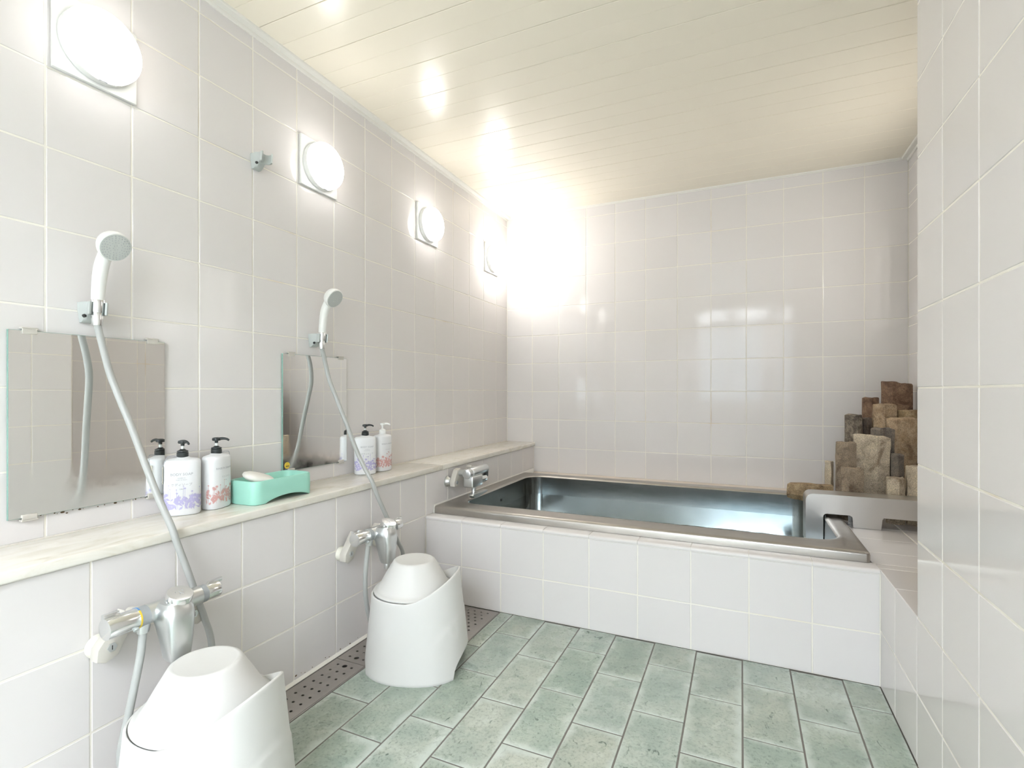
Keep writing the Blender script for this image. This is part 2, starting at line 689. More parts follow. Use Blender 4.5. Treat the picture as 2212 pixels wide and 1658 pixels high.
WY0, WY1, WZ0, WZ1 = 2.33, 3.13, 1.33, 2.05      # window of the alcove
bm = B()
x0, x1 = XA + TT - GR, XA + 0.12
box(bm, (x0, YP - 0.1, -0.16), (x1, YB + 0.1, WZ0))
box(bm, (x0, YP - 0.1, WZ1), (x1, YB + 0.1, ZC + 0.12))
box(bm, (x0, YP - 0.1, WZ0), (x1, WY0, WZ1))
box(bm, (x0, WY1, WZ0), (x1, YB + 0.1, WZ1))
wall_alc = struct('wall_right_alcove', bm, M['grout'])
ysa = grid(YP, WY0, YB) + grid(WY0, WY1, YB)[1:] + grid(WY1, YB, YB)[1:]
zsa = grid(ZD, WZ0, 0.977) + grid(WZ0, WZ1, 0.977)[1:] + grid(WZ1, ZC - 0.004, 0.977)[1:]
tiles(wall_alc, (XA + TT, 0, 0), (0, -1, 0), (0, 0, 1), [-y for y in reversed(ysa)], zsa,
      keep=lambda u0, u1, v0, v1: not (-u1 > WY0 - 0.01 and -u0 < WY1 + 0.01 and v0 > WZ0 - 0.01 and v1 < WZ1 + 0.01))

# rear wall with its window
RX0, RX1, RZ0, RZ1 = 0.88, 1.90, 0.78, 2.10
bm = B()
y0, y1 = YR - 0.12, YR - TT + GR
box(bm, (-0.1, y0, -0.16), (XA, y1, RZ0))
box(bm, (-0.1, y0, RZ1), (XA, y1, ZC + 0.12))
box(bm, (-0.1, y0, RZ0), (RX0, y1, RZ1))
box(bm, (RX1, y0, RZ0), (XA, y1, RZ1))
wall_rear = struct('wall_rear', bm, M['grout'])
xsr = [0.0, 0.2, 0.4, 0.6, 0.8, RX0, 1.08, 1.28, 1.48, 1.68, RX1, XR]
zsrr = grid(0.0, RZ0, 0.985) + grid(RZ0, RZ1, 0.985)[1:] + grid(RZ1, ZC - 0.004, 0.985)[1:]
tiles(wall_rear, (0, YR - TT, 0), (-1, 0, 0), (0, 0, 1), [-x for x in reversed(xsr)], zsrr, far=lambda u, v: True,
      keep=lambda u0, u1, v0, v1: not (-u1 > RX0 - 0.01 and -u0 < RX1 + 0.01 and v0 > RZ0 - 0.01 and v1 < RZ1 + 0.01) and not (-u0 < 0.19 and v1 < 0.6))


def window(name, plane, lo, hi, emit):
    """plane 'x' : in the alcove wall, plane 'y' : in the rear wall; lo/hi along the wall and in height"""
    def P(a, d, z):
        return (XA + d, a, z) if plane == 'x' else (a, YR - d, z)

    def bx(bm, a0, a1, d0, d1, z0, z1, bev=0.003):
        p, q = P(a0, d0, z0), P(a1, d1, z1)
        box(bm, [min(p[k], q[k]) for k in range(3)], [max(p[k], q[k]) for k in range(3)], bev)
    bm = B()
    f = 0.045
    a0, a1, z0, z1 = lo[0], hi[0], lo[1], hi[1]
    for c in ((a0, a1, z0, z0 + f), (a0, a1, z1 - f, z1), (a0, a0 + f, z0 + f, z1 - f), (a1 - f, a1, z0 + f, z1 - f)):
        bx(bm, c[0], c[1], -0.006, 0.09, c[2], c[3])
    am = (a0 + a1) / 2
    bx(bm, am - 0.02, am + 0.02, 0.03, 0.08, z0 + f, z1 - f)
    w = struct(name, bm, M['trim'], 32)
    for s in (0, 1):
        bm = B()
        bx(bm, (a0 + f, am + 0.02)[s], (am - 0.02, a1 - f)[s], 0.052, 0.058, z0 + f, z1 - f, 0)
        part('pane', bm, emit, w, None)
    return w


window('window_1', 'x', (WY0, WZ0), (WY1, WZ1), mat_emit('frosted_daylight_alcove', (1.0, 0.95, 0.88), WIN_ALCOVE))
window('window_2', 'y', (RX0, RZ0), (RX1, RZ1), mat_emit('frosted_daylight_rear', WIN_COL, WIN_REAR))

# ------------------------------------------------------------------ ceiling: narrow planks
bm = B()
box(bm, (-0.1, YR - 0.1, ZC + 0.006), (XA + 0.1, YB + 0.1, ZC + 0.12))
ceiling = struct('ceiling', bm, M['ceil_dark'])
pl_mesh = {}
y = 1.288 - 0.2 * 20
k = 0
while y < YB - 0.001:
    for h in (0, 1):
        w = 0.1
        y0 = y + 0.1 * h
        y1 = min(y0 + w, YB)
        if y0 >= YB - 0.004:
            continue
        ga, gb = (0.0010, 0.0004) if h == 0 else (0.0004, 0.0010)
        key = (h, round(y1 - y0, 4))
        if key not in pl_mesh:
            bm = B()
            L = XA
            w0, w1 = ga, (y1 - y0) - gb
            c = 0.002 if True else 0
            ca, cb = (0.0016, 0.0007) if h == 0 else (0.0007, 0.0016)
            prof = [(w0, 0.008), (w0, ca), (w0 + ca, 0.0), (w1 - cb, 0.0), (w1, cb), (w1, 0.008)]
            loft(bm, [[V((0.0, p, q)) for p, q in prof], [V((L, p, q)) for p, q in prof]], False, False, closed=False)
            pl_mesh[key] = mesh_of(bm, 'plank', M['ceiling'], 20)
        o = bpy.data.objects.new('plank', pl_mesh[key])
        COL.objects.link(o)
        o.parent = ceiling
        o.location = (0.0, y0, ZC)
        k += 1
    y += 0.2

# ceiling edge mouldings
def moulding(name, p, q, inward, mat=None):
    bm = B()
    p, q, n = V(p), V(q), V(inward)
    prof = [(0.0, -0.022), (0.006, -0.022), (0.008, -0.018), (0.009, -0.010), (0.030, -0.009), (0.033, -0.006), (0.034, 0.002), (0.0, 0.002)]
    loft(bm, [[a + n * u + V((0, 0, w)) for u, w in prof] for a in (p, q)])
    return struct(name, bm, M['trim'], 30)


def moulding2(name, p, q, inward):
    bm = B()
    p, q, n = V(p), V(q), V(inward)
    prof = [(0.0, -0.012), (0.004, -0.012), (0.006, -0.008), (0.012, -0.006), (0.014, 0.002), (0.0, 0.002)]
    loft(bm, [[a + n * u + V((0, 0, w)) for u, w in prof] for a in (p, q)])
    return struct(name, bm, M['trim'], 30)


moulding('trim_1', (0, YR, ZC), (0, YB, ZC), (1, 0, 0))
moulding2('trim_2', (0, YB, ZC), (XA, YB, ZC), (0, -1, 0))
moulding('trim_3', (XA, YP, ZC), (XA, YB, ZC), (-1, 0, 0))

# ------------------------------------------------------------------ bath platform
plat = thing('bath_platform', 'white tiled platform that the steel bathtub is set into', 'platform', (1.1, YT, 0.0))
bm = B()
z1 = ZD - TT + GR
TX0, TX1, TY0, TY1 = 0.2145, 1.976, 2.132, 3.285      # outline of the tub rim
box(bm, (XL, YT + TT - GR, 0.0), (XR + 0.02, TY0 + 0.06, z1))
box(bm, (TX1 - 0.03, YT + 0.004, 0.0), (XA, YB, z1))
box(bm, (XR + TT - GR, YP, 0.0), (XA, YT + 0.02, z1))
box(bm, (XL, TY1 - 0.03, 0.0), (TX1, YB, z1))
part('masonry_core', bm, M['grout'], plat, None)
xf = [XL, 0.406, 0.604, 0.804, 1.004, 1.2, 1.398, 1.597, 1.795, XR]
tiles(plat, (0, YT + TT, 0), (1, 0, 0), (0, 0, 1), xf, [0.0, 0.173, 0.372])
tiles(plat, (XR + TT, 0, 0), (0, -1, 0), (0, 0, 1), [-YT, -1.8915, -YP], [0.0, 0.185, ZD - 0.001])
# deck tiles on top, right of the tub and behind it
tiles(plat, (0, 0, ZD - TT), (1, 0, 0), (0, 1, 0), [XR - 0.002, 2.19, XA], [YP, 1.8915, 2.0915, 2.142])
tiles(plat, (0, 0, ZD - TT), (1, 0, 0), (0, 1, 0), [1.978, 2.19, XA], grid(2.142, YB, 1.8915))
tiles(plat, (0, 0, ZD - TT), (1, 0, 0), (0, 1, 0), grid(XL, 1.978, 0.4), [TY1, YB])
# rounded edge tiles along the front
for a, b_ in zip(xf[:-1], xf[1:]):
    bm = B()
    prof = [(TY0 + 0.01, ZD - 0.010), (TY0 + 0.01, ZD + 0.001), (YT + 0.007, ZD + 0.001), (YT + 0.001, ZD - 0.0005), (YT - 0.0025, ZD - 0.004), (YT - 0.0035, ZD - 0.009), (YT - 0.0015, ZD - 0.0145), (YT + 0.004, ZD - 0.0150)]
    loft(bm, [[V((x, p, q)) for p, q in prof] for x in (a + 0.001, b_ - 0.001)])
    part('edge_tile', bm, M['tile'], plat, 40)
# cement fillets around the tub
bm = B()
loft(bm, [[V((x, YB, ZD - 0.001)), V((x, YB, 0.402)), V((x, YB - 0.03, 0.3965)), V((x, TY1 + 0.003, 0.390)), V((x, TY1 + 0.003, ZD - 0.001))] for x in (XL, 1.99)])
part('cement_fillet', bm, principled('cement', (0.74, 0.66, 0.58), 0.7), plat, 40)
bm = B()
loft(bm, [[V((XL - 0.0005, y, ZD)), V((XL + 0.003, y, 0.4275)), V((XL + 0.006, y, 0.4235)), V((XL + 0.006, y, ZD))] for y in (TY0 + 0.003, YB - 0.02)])
part('sealant_bead', bm, M['trim'], plat, 40)

# ------------------------------------------------------------------ bathtub
bath = thing('bathtub', 'long stainless steel bathtub filled with clear water', 'bathtub', (1.1, 2.7, 0.0))
bm = B()
IX0, IX1, IY0, IY1 = 0.302, 1.905, 2.252, 3.180
rings = []
for d, z, r in ((0.0, ZD + 0.002, 0.010), (0.0, 0.412, 0.010), (0.002, 0.4185, 0.010), (0.008, 0.4225, 0.012), (0.02, 0.4230, 0.012)):
    rings.append(rrect(TX0 + d, TX1 - d, TY0 + d, TY1 - d, r + 0.004, z, 8))
for d, z, r in ((-0.022, 0.4235, 0.105), (-0.012, 0.4250, 0.10), (-0.004, 0.4220, 0.095), (0.0, 0.415, 0.09)):
    rings.append(rrect(IX0 + d, IX1 - d, IY0 + d, IY1 - d, r, z, 8))
loft(bm, rings, cap0=False, cap1=False)
part('rim', bm, M['rim'], bath, 40)
bm = B()
rings = []
for d, z, r in ((0.0, 0.415, 0.09), (0.0005, 0.40, 0.09), (0.003, 0.25, 0.09), (0.008, 0.08, 0.09), (0.022, 0.055, 0.085), (0.06, 0.045, 0.07)):
    rings.append(rrect(IX0 + d, IX1 - d, IY0 + d, IY1 - d, r, z, 8))
loft(bm, rings, cap0=False, cap1=True)
part('tub_basin', bm, M['tub'], bath, 40)
bm = B()
zl = 0.3055
rings = [rrect(IX0 + 0.002, IX1 - 0.002, IY0 + 0.002, IY1 - 0.002, 0.09, zl, 8)]
vs = [bm.verts.new(p) for p in rings[0]]
bm.faces.new(vs)
w = solo('bath_water', bm, M['water'], 'clear still water filling the steel bathtub', 'water', (1.1, 2.7, zl), sharp=None)
w['kind'] = 'stuff'
# drips / overflow hole
bm = B()
cyl(bm, (0.299, 2.72, 0.345), (0.306, 2.72, 0.345), 0.007, seg=14)
part('overflow_hole', bm, M['dark'], bath, 32)

# ------------------------------------------------------------------ steel cover over the right rim
cov = thing('steel_cover', 'stainless steel cover bent over the right rim of the bathtub in front of the stones', 'cover', (2.1, 2.72, ZD))
CY0, CY1, CX0, CX1, CZ = 2.660, 2.775, 1.834, 2.392, 0.522


def arc(cx, cz, r, a0, a1, k=6):
    return [(cx + r * math.cos(math.radians(a0 + (a1 - a0) * i / k)), cz + r * math.sin(math.radians(a0 + (a1 - a0) * i / k))) for i in range(k + 1)]


pts = [(CX0, 0.29)] + arc(CX0 + 0.030, CZ - 0.030, 0.030, 180, 90) + [(CX1, CZ), (CX1, 0.438)]
pts += [(2.118, 0.438)] + arc(2.126, 0.428, 0.010, 120, 180, 4) + [(2.112, ZD + 0.001), (2.012, ZD + 0.001)]
pts += arc(1.996, 0.424, 0.014, 0, 90, 5) + arc(1.915, 0.424, 0.014, 90, 180, 5) + [(1.9005, 0.29)]


def flat_panel(name, y0, y1):
    bm = B()
    a = [bm.verts.new((x, y0, z)) for x, z in pts]
    b2 = [bm.verts.new((x, y1, z)) for x, z in pts]
    for t in tessellate_polygon([[V((x, z, 0)) for x, z in pts]]):
        bm.faces.new([a[i] for i in t])
        bm.faces.new([b2[i] for i in reversed(t)])
    for i in range(len(a)):
        j = (i + 1) % len(a)
        bm.faces.new((a[j], a[i], b2[i], b2[j]))
    return part(name, bm, M['plate'], cov, None)


flat_panel('front_panel', CY0, CY0 + 0.003)
flat_panel('rear_panel', CY1 - 0.003, CY1)
bm = B()
top = [(CX0, 0.29)] + arc(CX0 + 0.030, CZ - 0.030, 0.030, 180, 90) + [(CX1, CZ)]
inn = [(x + 0.0025, z - 0.0) for x, z in top[:1]] + [(x + (0.0025 if i < 4 else 0.0), z - 0.0025) for i, (x, z) in enumerate(top[1:])]
loft(bm, [[V((x, y, z)) for x, z in top + list(reversed(inn))] for y in (CY0 + 0.003, CY1 - 0.003)])
part('top_panel', bm, M['plate'], cov, 35)
bm = B()
box(bm, (CX0 + 0.073, CY0 + 0.004, 0.30), (CX0 + 0.0765, CY0 + 0.016, 0.43))
box(bm, (CX0 + 0.08, CY0 + 0.004, 0.4355), (2.005, CY0 + 0.012, 0.4372))
part('rubber_edging', bm, M['black'], cov, 35, label='black rubber edging')
bm = B()
cyl(bm, (2.222, 2.76, 0.437), (2.222, 2.76, 0.425), 0.017, 0.012, 16, 0.002)
cyl(bm, (2.222, 2.76, 0.446), (2.222, 2.76, 0.436), 0.028, 0.028, 16)
part('rubber_foot', bm, M['black'], cov, 35, label='black rubber foot')

# ------------------------------------------------------------------ stones of the corner fountain
SM = dict(
    grey=mat_stone('stone_grey_brown', (0.19, 0.15, 0.11), (0.31, 0.25, 0.185), (0.43, 0.355, 0.275)),
    pale=mat_stone('stone_pale', (0.50, 0.43, 0.33), (0.66, 0.59, 0.475), (0.78, 0.71, 0.60)),
    tan=mat_stone('stone_tan', (0.36, 0.25, 0.15), (0.52, 0.40, 0.275), (0.64, 0.53, 0.38)),
    brown=mat_stone('stone_brown', (0.10, 0.060, 0.042), (0.24, 0.150, 0.100), (0.42, 0.29, 0.20)),
    dark=mat_stone('stone_dark', (0.05, 0.043, 0.038), (0.14, 0.112, 0.095), (0.25, 0.20, 0.165)),
    bluish=mat_stone('stone_bluish', (0.12, 0.115, 0.11), (0.23, 0.205, 0.185), (0.34, 0.285, 0.235)),
    speck=mat_stone('stone_speckled', (0.015, 0.014, 0.013), (0.20, 0.17, 0.14), (0.55, 0.50, 0.41)),
    rust=mat_stone('stone_rusty', (0.20, 0.145, 0.085), (0.43, 0.32, 0.195), (0.60, 0.49, 0.33)),
)


def stone(label, x0, x1, y0, y1, ztop, mat, seed, z0=ZD + 0.0006, lean=(0, 0), flare=0.0, tilt=(0.0, 0.0), sides=6, rough=0.004, ridge=0.5):
    rnd = random.Random(seed)
    cx, cy = (x0 + x1) / 2, (y0 + y1) / 2
    a, b = (x1 - x0) / 2, (y1 - y0) / 2
    # irregular polygon footprint: a ridge towards the viewer at 'ridge' along the width
    pts = [(x0, y0 + b * (0.55 + 0.4 * rnd.random())), (x0 + 2 * a * ridge, y0), (x1, y0 + b * (0.5 + 0.4 * rnd.random())),
           (x1 - a * 0.1 * rnd.random(), y1 - b * 0.3 * rnd.random()), (cx + a * 0.3 * rnd.random(), y1), (x0 + a * 0.12 * rnd.random(), y1 - b * 0.35 * rnd.random())]
    if sides == 5:
        pts.pop(4)
    loop = []
    K = 5
    for i in range(len(pts)):
        p, q = V(pts[i] + (0,)), V(pts[(i + 1) % len(pts)] + (0,))
        for k in range(K):
            loop.append(p.lerp(q, k / K))
    H = ztop - z0
    L = 11
    rings = []
    off = V((seed * 3.1, seed * 1.7, seed * 0.9))
    for j in range(L + 1):
        t = j / L
        z = z0 + H * t
        s = 1.0 + flare * (t - 0.5)
        ring = []
        for p in loop:
            q = V((cx + (p.x - cx) * s + lean[0] * (t - 1.0), cy + (p.y - cy) * min(s, 1.0) + lean[1] * (t - 1.0), z))
            q.z += (tilt[0] * (p.x - cx) + tilt[1] * (p.y - cy)) * t
            d = noise.noise_vector((q + off) * 28.0) * rough + noise.noise_vector((q + off) * 75.0) * rough * 0.5
            if j == 0:
                d = V((d.x, d.y, 0))
            q += d * (0.6 if p in loop[::K] else 1.0)
            ring.append(q)
        rings.append(ring)
    # worn top edge and slightly broken top face
    for s, dz in ((0.93, 0.003), (0.6, 0.005), (0.25, 0.004)):
        base = rings[L]
        c = sum(base, V((0, 0, 0))) / len(base)
        rings.append([c + (q - c) * s + V((0, 0, dz + noise.noise((q + off) * 40.0 * s) * 0.006)) for q in base])
    bm = B()
    loft(bm, rings)
    return solo('stone', bm, mat, label, 'stone', (cx, cy, z0), 'stones piled in the bath corner', 28)


stone('squat grey-brown stone at the front of the pile, left of the tall pale broken stone', 1.991, 2.077, 2.795, 2.84, 0.622, SM['grey'], 1, ridge=0.35, flare=0.06)
stone('tall pale granular stone with a broken front face, biggest of the pile', 2.062, 2.198, 2.905, 2.962, 0.765, SM['pale'], 2, ridge=0.62, flare=0.16, tilt=(-0.10, 0), rough=0.006)
stone('grey square-edged stone with one dark side, standing left of the tall pale broken stone', 1.9795, 2.058, 2.845, 2.898, 0.735, SM['grey'], 3, ridge=0.55)
stone('short speckled cream stone at the front right of the pile', 2.166, 2.230, 2.797, 2.86, 0.588, SM['pale'], 4, ridge=0.62)
stone('cream upright stone cut off by the right wall edge, front row', 2.240, 2.312, 2.797, 2.87, 0.640, SM['pale'], 5, ridge=0.5)
stone('narrow dark grey stone behind the short speckled cream stone', 2.203, 2.252, 2.905, 2.955, 0.683, SM['bluish'], 6, ridge=0.5)
stone('bluish dark six-sided stone above and behind the tall pale broken stone', 2.142, 2.230, 2.972, 3.030, 0.795, SM['bluish'], 7, ridge=0.32)
stone('wide tan stone with a whitish left face beside the right wall', 2.218, 2.336, 3.042, 3.115, 0.842, SM['tan'], 8, ridge=0.30, tilt=(0.05, 0.1))
stone('black and grey speckled stone at the left edge of the upper pile', 2.058, 2.130, 3.122, 3.190, 0.853, SM['speck'], 9, ridge=0.72)
stone('small blackish stone wedged below the round brown column', 2.1365, 2.173, 3.135, 3.190, 0.838, SM['dark'], 10, ridge=0.35)
stone('fawn split stone with a brown right side below the topmost block', 2.179, 2.277, 3.128, 3.198, 0.908, SM['tan'], 11, ridge=0.45, rough=0.005)
stone('short rust-brown stone beside the right wall below the topmost block', 2.284, 2.386, 3.145, 3.22, 0.878, SM['rust'], 12, ridge=0.2)
stone('small beige stone low against the back wall at the left end of the pile', 1.9815, 2.018, 3.205, 3.262, 0.600, SM['pale'], 13, ridge=0.6)
stone('smooth brown column stone with a flat rusty top', 2.150, 2.220, 3.212, 3.280, 0.940, SM['brown'], 14, ridge=0.5, rough=0.002)
stone('dark brown rough block, topmost of the pile', 2.248, 2.370, 3.255, 3.345, 1.018, SM['brown'], 15, ridge=0.28, tilt=(-0.12, 0), rough=0.006)

# the lying stone that acts as a spout over the tub
bm = B()
rings = []
A0, A1 = V((1.786, 2.905, 0.487)), V((1.972, 2.93, 0.462))
for i in range(11):
    t = i / 10
    c = A0.lerp(A1, t)
    hh = 0.038 + 0.006 * t
    ww = 0.040 - 0.004 * t
    ring = []
    for k, (u, w_) in enumerate([(-1, 0.55), (-0.9, 1.0), (-0.1, 0.92), (0.1, 1.0), (0.9, 0.95), (1, 0.3), (0.9, -0.6), (0.35, -1), (-0.45, -0.95), (-0.95, -0.3)]):
        q = c + V((0.012 * (u if i == 0 else 0), u * ww, w_ * hh * (1.0 if w_ > 0 else 0.9 + 0.15 * t) + (0.018 * t if w_ > 0 else 0.0)))
        q += noise.noise_vector(q * 40.0) * 0.005
        ring.append(q)
    rings.append(ring)
loft(bm, rings)
solo('stone', bm, SM['rust'], 'long rust-streaked stone lying flat as a spout over the tub edge', 'stone', (1.88, 2.91, 0.43), 'stones piled in the bath corner', 28)

# ------------------------------------------------------------------ marble shelf
shelf = thing('marble_shelf', 'cream marble shelf running along the left wall under the mirrors', 'shelf', (0.11, 1.5, ZS - 0.026))
for y0, y1 in ((YR + 0.002, 0.205), (0.206, 2.205), (2.206, YB - 0.001)):
    bm = B()
    box(bm, (0.0005, y0, ZS - 0.0255), (XL + 0.010, y1, ZS), 0.004, 3)
    part('marble_slab', bm, M['marble'], shelf, 40)

# ------------------------------------------------------------------ wall lamps
for i, yl in enumerate((0.797, 1.597, 2.397, 3.200)):
    lab = ('round white wall lamp at the top left corner, nearest of the four',
           'round white wall lamp beside the small empty shower hook',
           'round white wall lamp above the wall between the second mirror and the tub tap',
           'brightest round wall lamp, next to the far corner above the bath')[i]
    zl = 1.887
    L = thing('wall_lamp', lab, 'lamp', (0.0, yl, zl), 'round lamps along the left wall')
    bm = B()
    box(bm, (0.0005, yl - 0.099, zl - 0.099), (0.013, yl + 0.099, zl + 0.099), 0.003, 2)
    part('back_plate', bm, M['white'], L, 40)
    bm = B()
    lathe(bm, [(0.086, 0.012), (0.091, 0.014), (0.091, 0.034), (0.087, 0.036)], (0, yl, zl), (1, 0, 0), 48)
    part('ring_base', bm, M['white'], L, 40)
    bm = B()
    prof = [(0.0905, 0.0355)] + [(0.0905 * math.cos(math.radians(a)) ** 0.55, 0.044 + 0.036 * math.sin(math.radians(a))) for a in range(0, 85, 7)] + [(0.012, 0.0802)]
    lathe(bm, prof, (0, yl, zl), (1, 0, 0), 48)
    part('globe', bm, mat_emit('lit_globe_%d' % i, LAMP_COL, LAMP[i]), L, 60, label='glowing white globe')
    bm = B()
    box(bm, (0.0375, yl - 0.010, zl - 0.0925), (0.0415, yl + 0.010, zl - 0.0885))
    part('release_slot', bm, M['ink'], L, None)

# shaded downlights added on the ceiling behind the camera for even fill light
fill_glow = mat_emit('fill_downlight_glow', LAMP_FILL_COL, LAMP_FILL)
for xl, yl in ((1.16, -1.45), (1.70, -1.45), (1.16, -2.20), (1.70, -2.20)):
    L = thing('fill_downlight', 'added fill lamp behind the viewpoint, ' + ('nearer' if yl > -2 else 'farther') + (' one mid room' if xl < 1.5 else ' one by right wall'), 'lamp', (xl, yl, ZC), 'added fill lamps behind the viewpoint')
    bm = B()
    lathe(bm, [(0.02, 0.0005), (0.262, 0.0005), (0.262, 0.115), (0.255, 0.115), (0.255, 0.010), (0.02, 0.010)], (xl, yl, ZC), (0, 0, -1), 48)
    part('shade', bm, M['white'], L, 40)
    bm = B()
    lathe(bm, [(0.235, 0.011), (0.235, 0.020), (0.20, 0.026), (0.02, 0.028)], (xl, yl, ZC), (0, 0, -1), 48)
    part('diffuser', bm, fill_glow, L, 60, label='glowing white diffuser')

# ------------------------------------------------------------------ mirrors
for k, (ya, yb2, za, zb2, lab) in enumerate((
        (0.613, 0.976, 0.672, 1.122, 'frameless mirror held by four clips, left one above the marble shelf'),
        (1.412, 1.757, 0.674, 1.119, 'frameless mirror with a small round yellow sticker, above the mint soap dish'))):
    m_ = thing('wall_mirror', lab, 'mirror', (0.0, (ya + yb2) / 2, za), 'mirrors on the left wall')
    bm = B()
    box(bm, (0.003, ya, za), (0.0085, yb2, zb2))
    part('glass_edge', bm, M['glass_edge'], m_, None, label='green glass edge')
    bm = B()
    box(bm, (0.0085, ya + 0.0008, za + 0.0008), (0.0096, yb2 - 0.0008, zb2 - 0.0008))
    part('mirror_face', bm, M['mirror'], m_, None)
    for (yc, zc, s) in ((ya + 0.040, zb2, 1), (yb2 - 0.037, zb2, 1), (ya + 0.040, za, -1), (yb2 - 0.035, za, -1)):
        bm = B()
        box(bm, (0.0006, yc - 0.017, min(zc + 0.003 * s, zc + 0.008 * s)), (0.0135, yc + 0.017, max(zc + 0.003 * s, zc + 0.008 * s)), 0.0012)
        box(bm, (0.0100, yc - 0.015, min(zc - 0.008 * s, zc + 0.006 * s)), (0.0135, yc + 0.015, max(zc - 0.008 * s, zc + 0.006 * s)), 0.0012)
        part('clip', bm, M['clip'], m_, 40)
    if k == 1:
        bm = B()
        lathe(bm, [(0.0125, 0), (0.0125, 0.0006)], (0.0096, ya + 0.020, za + 0.022), (1, 0, 0), 24)
        st = part('sticker', bm, M['yellow'], m_, 40, label='round yellow sticker')
        bm = B()
        for dy, ww in ((-0.006, 0.004), (-0.001, 0.0035), (0.004, 0.004)):
            box(bm, (0.0100, ya + 0.020 + dy, za + 0.017), (0.0104, ya + 0.020 + dy + ww, za + 0.021))
        part('sticker_print', bm, M['dark_brown'], st, None)


# small mould specks along the lower edge of the left mirror and the floor joint
rnd = random.Random(5)
bm = B()
for k in range(46):
    if k < 26:
        yy, zz, xx = rnd.uniform(0.66, 0.96), 0.668 + rnd.gauss(0, 0.0022), 0.0008
    else:
        yy, zz, xx = 0.92 + abs(rnd.gauss(0, 0.32)), 0.013 + abs(rnd.gauss(0, 0.006)), XL + 0.0008
    r = rnd.uniform(0.0008, 0.0026)
    lathe(bm, [(r, -0.0006), (r * 0.7, 0.0005)], (xx, yy, zz), (1, 0, 0), 7, sx=rnd.uniform(0.7, 2.2))
q = part('mould_specks', bm, M['rust'], wall_left, None)
q['kind'] = 'stuff'


# ------------------------------------------------------------------ shower brackets
def bracket(y, z, label, held):
    b = thing('shower_bracket', label, 'bracket', (0.0, y, z), 'shower brackets on the left wall')
    bm = B()
    # quarter-round block
    prof = []
    for i in range(9):
        a = math.radians(90 * i / 8)
        prof.append((0.006 + 0.0 * i, 0))
    rings = []
    for j in range(11):
        t = j / 10
        zz = z + 0.022 - 0.052 * t
        d = 0.036 * math.sqrt(max(0.0, 1 - (max(t - 0.25, 0) / 0.78) ** 2)) + 0.004
        wy = 0.020 * (1 - 0.35 * max(t - 0.3, 0))
        rings.append([V((0.0008, y - wy, zz)), V((d * 0.75, y - wy, zz)), V((d, y - wy * 0.7, zz)), V((d, y + wy * 0.7, zz)), V((d * 0.75, y + wy, zz)), V((0.0008, y + wy, zz))])
    loft(bm, rings)
    part('mount', bm, M['grey'], b, 40)
    # open ring that grips the handset
    bm = B()
    cx, cy = 0.053, y
    outer, inner = [], []
    for i in range(25):
        a = math.radians(-20 - 55 + 360 - i * (360 - 110) / 24) + math.radians(0)
        outer.append((cx + 0.0215 * math.cos(a), cy + 0.0215 * math.sin(a)))
        inner.append((cx + 0.0165 * math.cos(a), cy + 0.0165 * math.sin(a)))
    loop = outer + list(reversed(inner))
    va = [bm.verts.new((p[0], p[1], z - 0.012)) for p in loop]
    vb = [bm.verts.new((p[0] + 0.003, p[1], z + 0.020)) for p in loop]
    n = len(loop)
    for i in range(n):
        j = (i + 1) % n
        bm.faces.new((va[i], va[j], vb[j], vb[i]))
    for i in range(24):
        for vv in (va, vb):
            bm.faces.new((vv[i], vv[i + 1], vv[n - 2 - i], vv[n - 1 - i]))
    part('grip_ring', bm, M['grey'], b, 40)
    bm = B()
    cyl(bm, (0.030, y - 0.0165, z - 0.014), (0.031, y - 0.0205, z - 0.016), 0.0045, seg=12)
    part('screw_hole', bm, M['dark'], b, 40)
    return b


bracket(0.776, 1.186, 'grey shower bracket holding the shower head beside the left mirror', True)
bracket(1.566, 1.184, 'grey shower bracket holding the shower head above the second mirror', True)
bracket(1.298, 1.792, 'empty grey shower bracket high on the wall between two lamps', False)


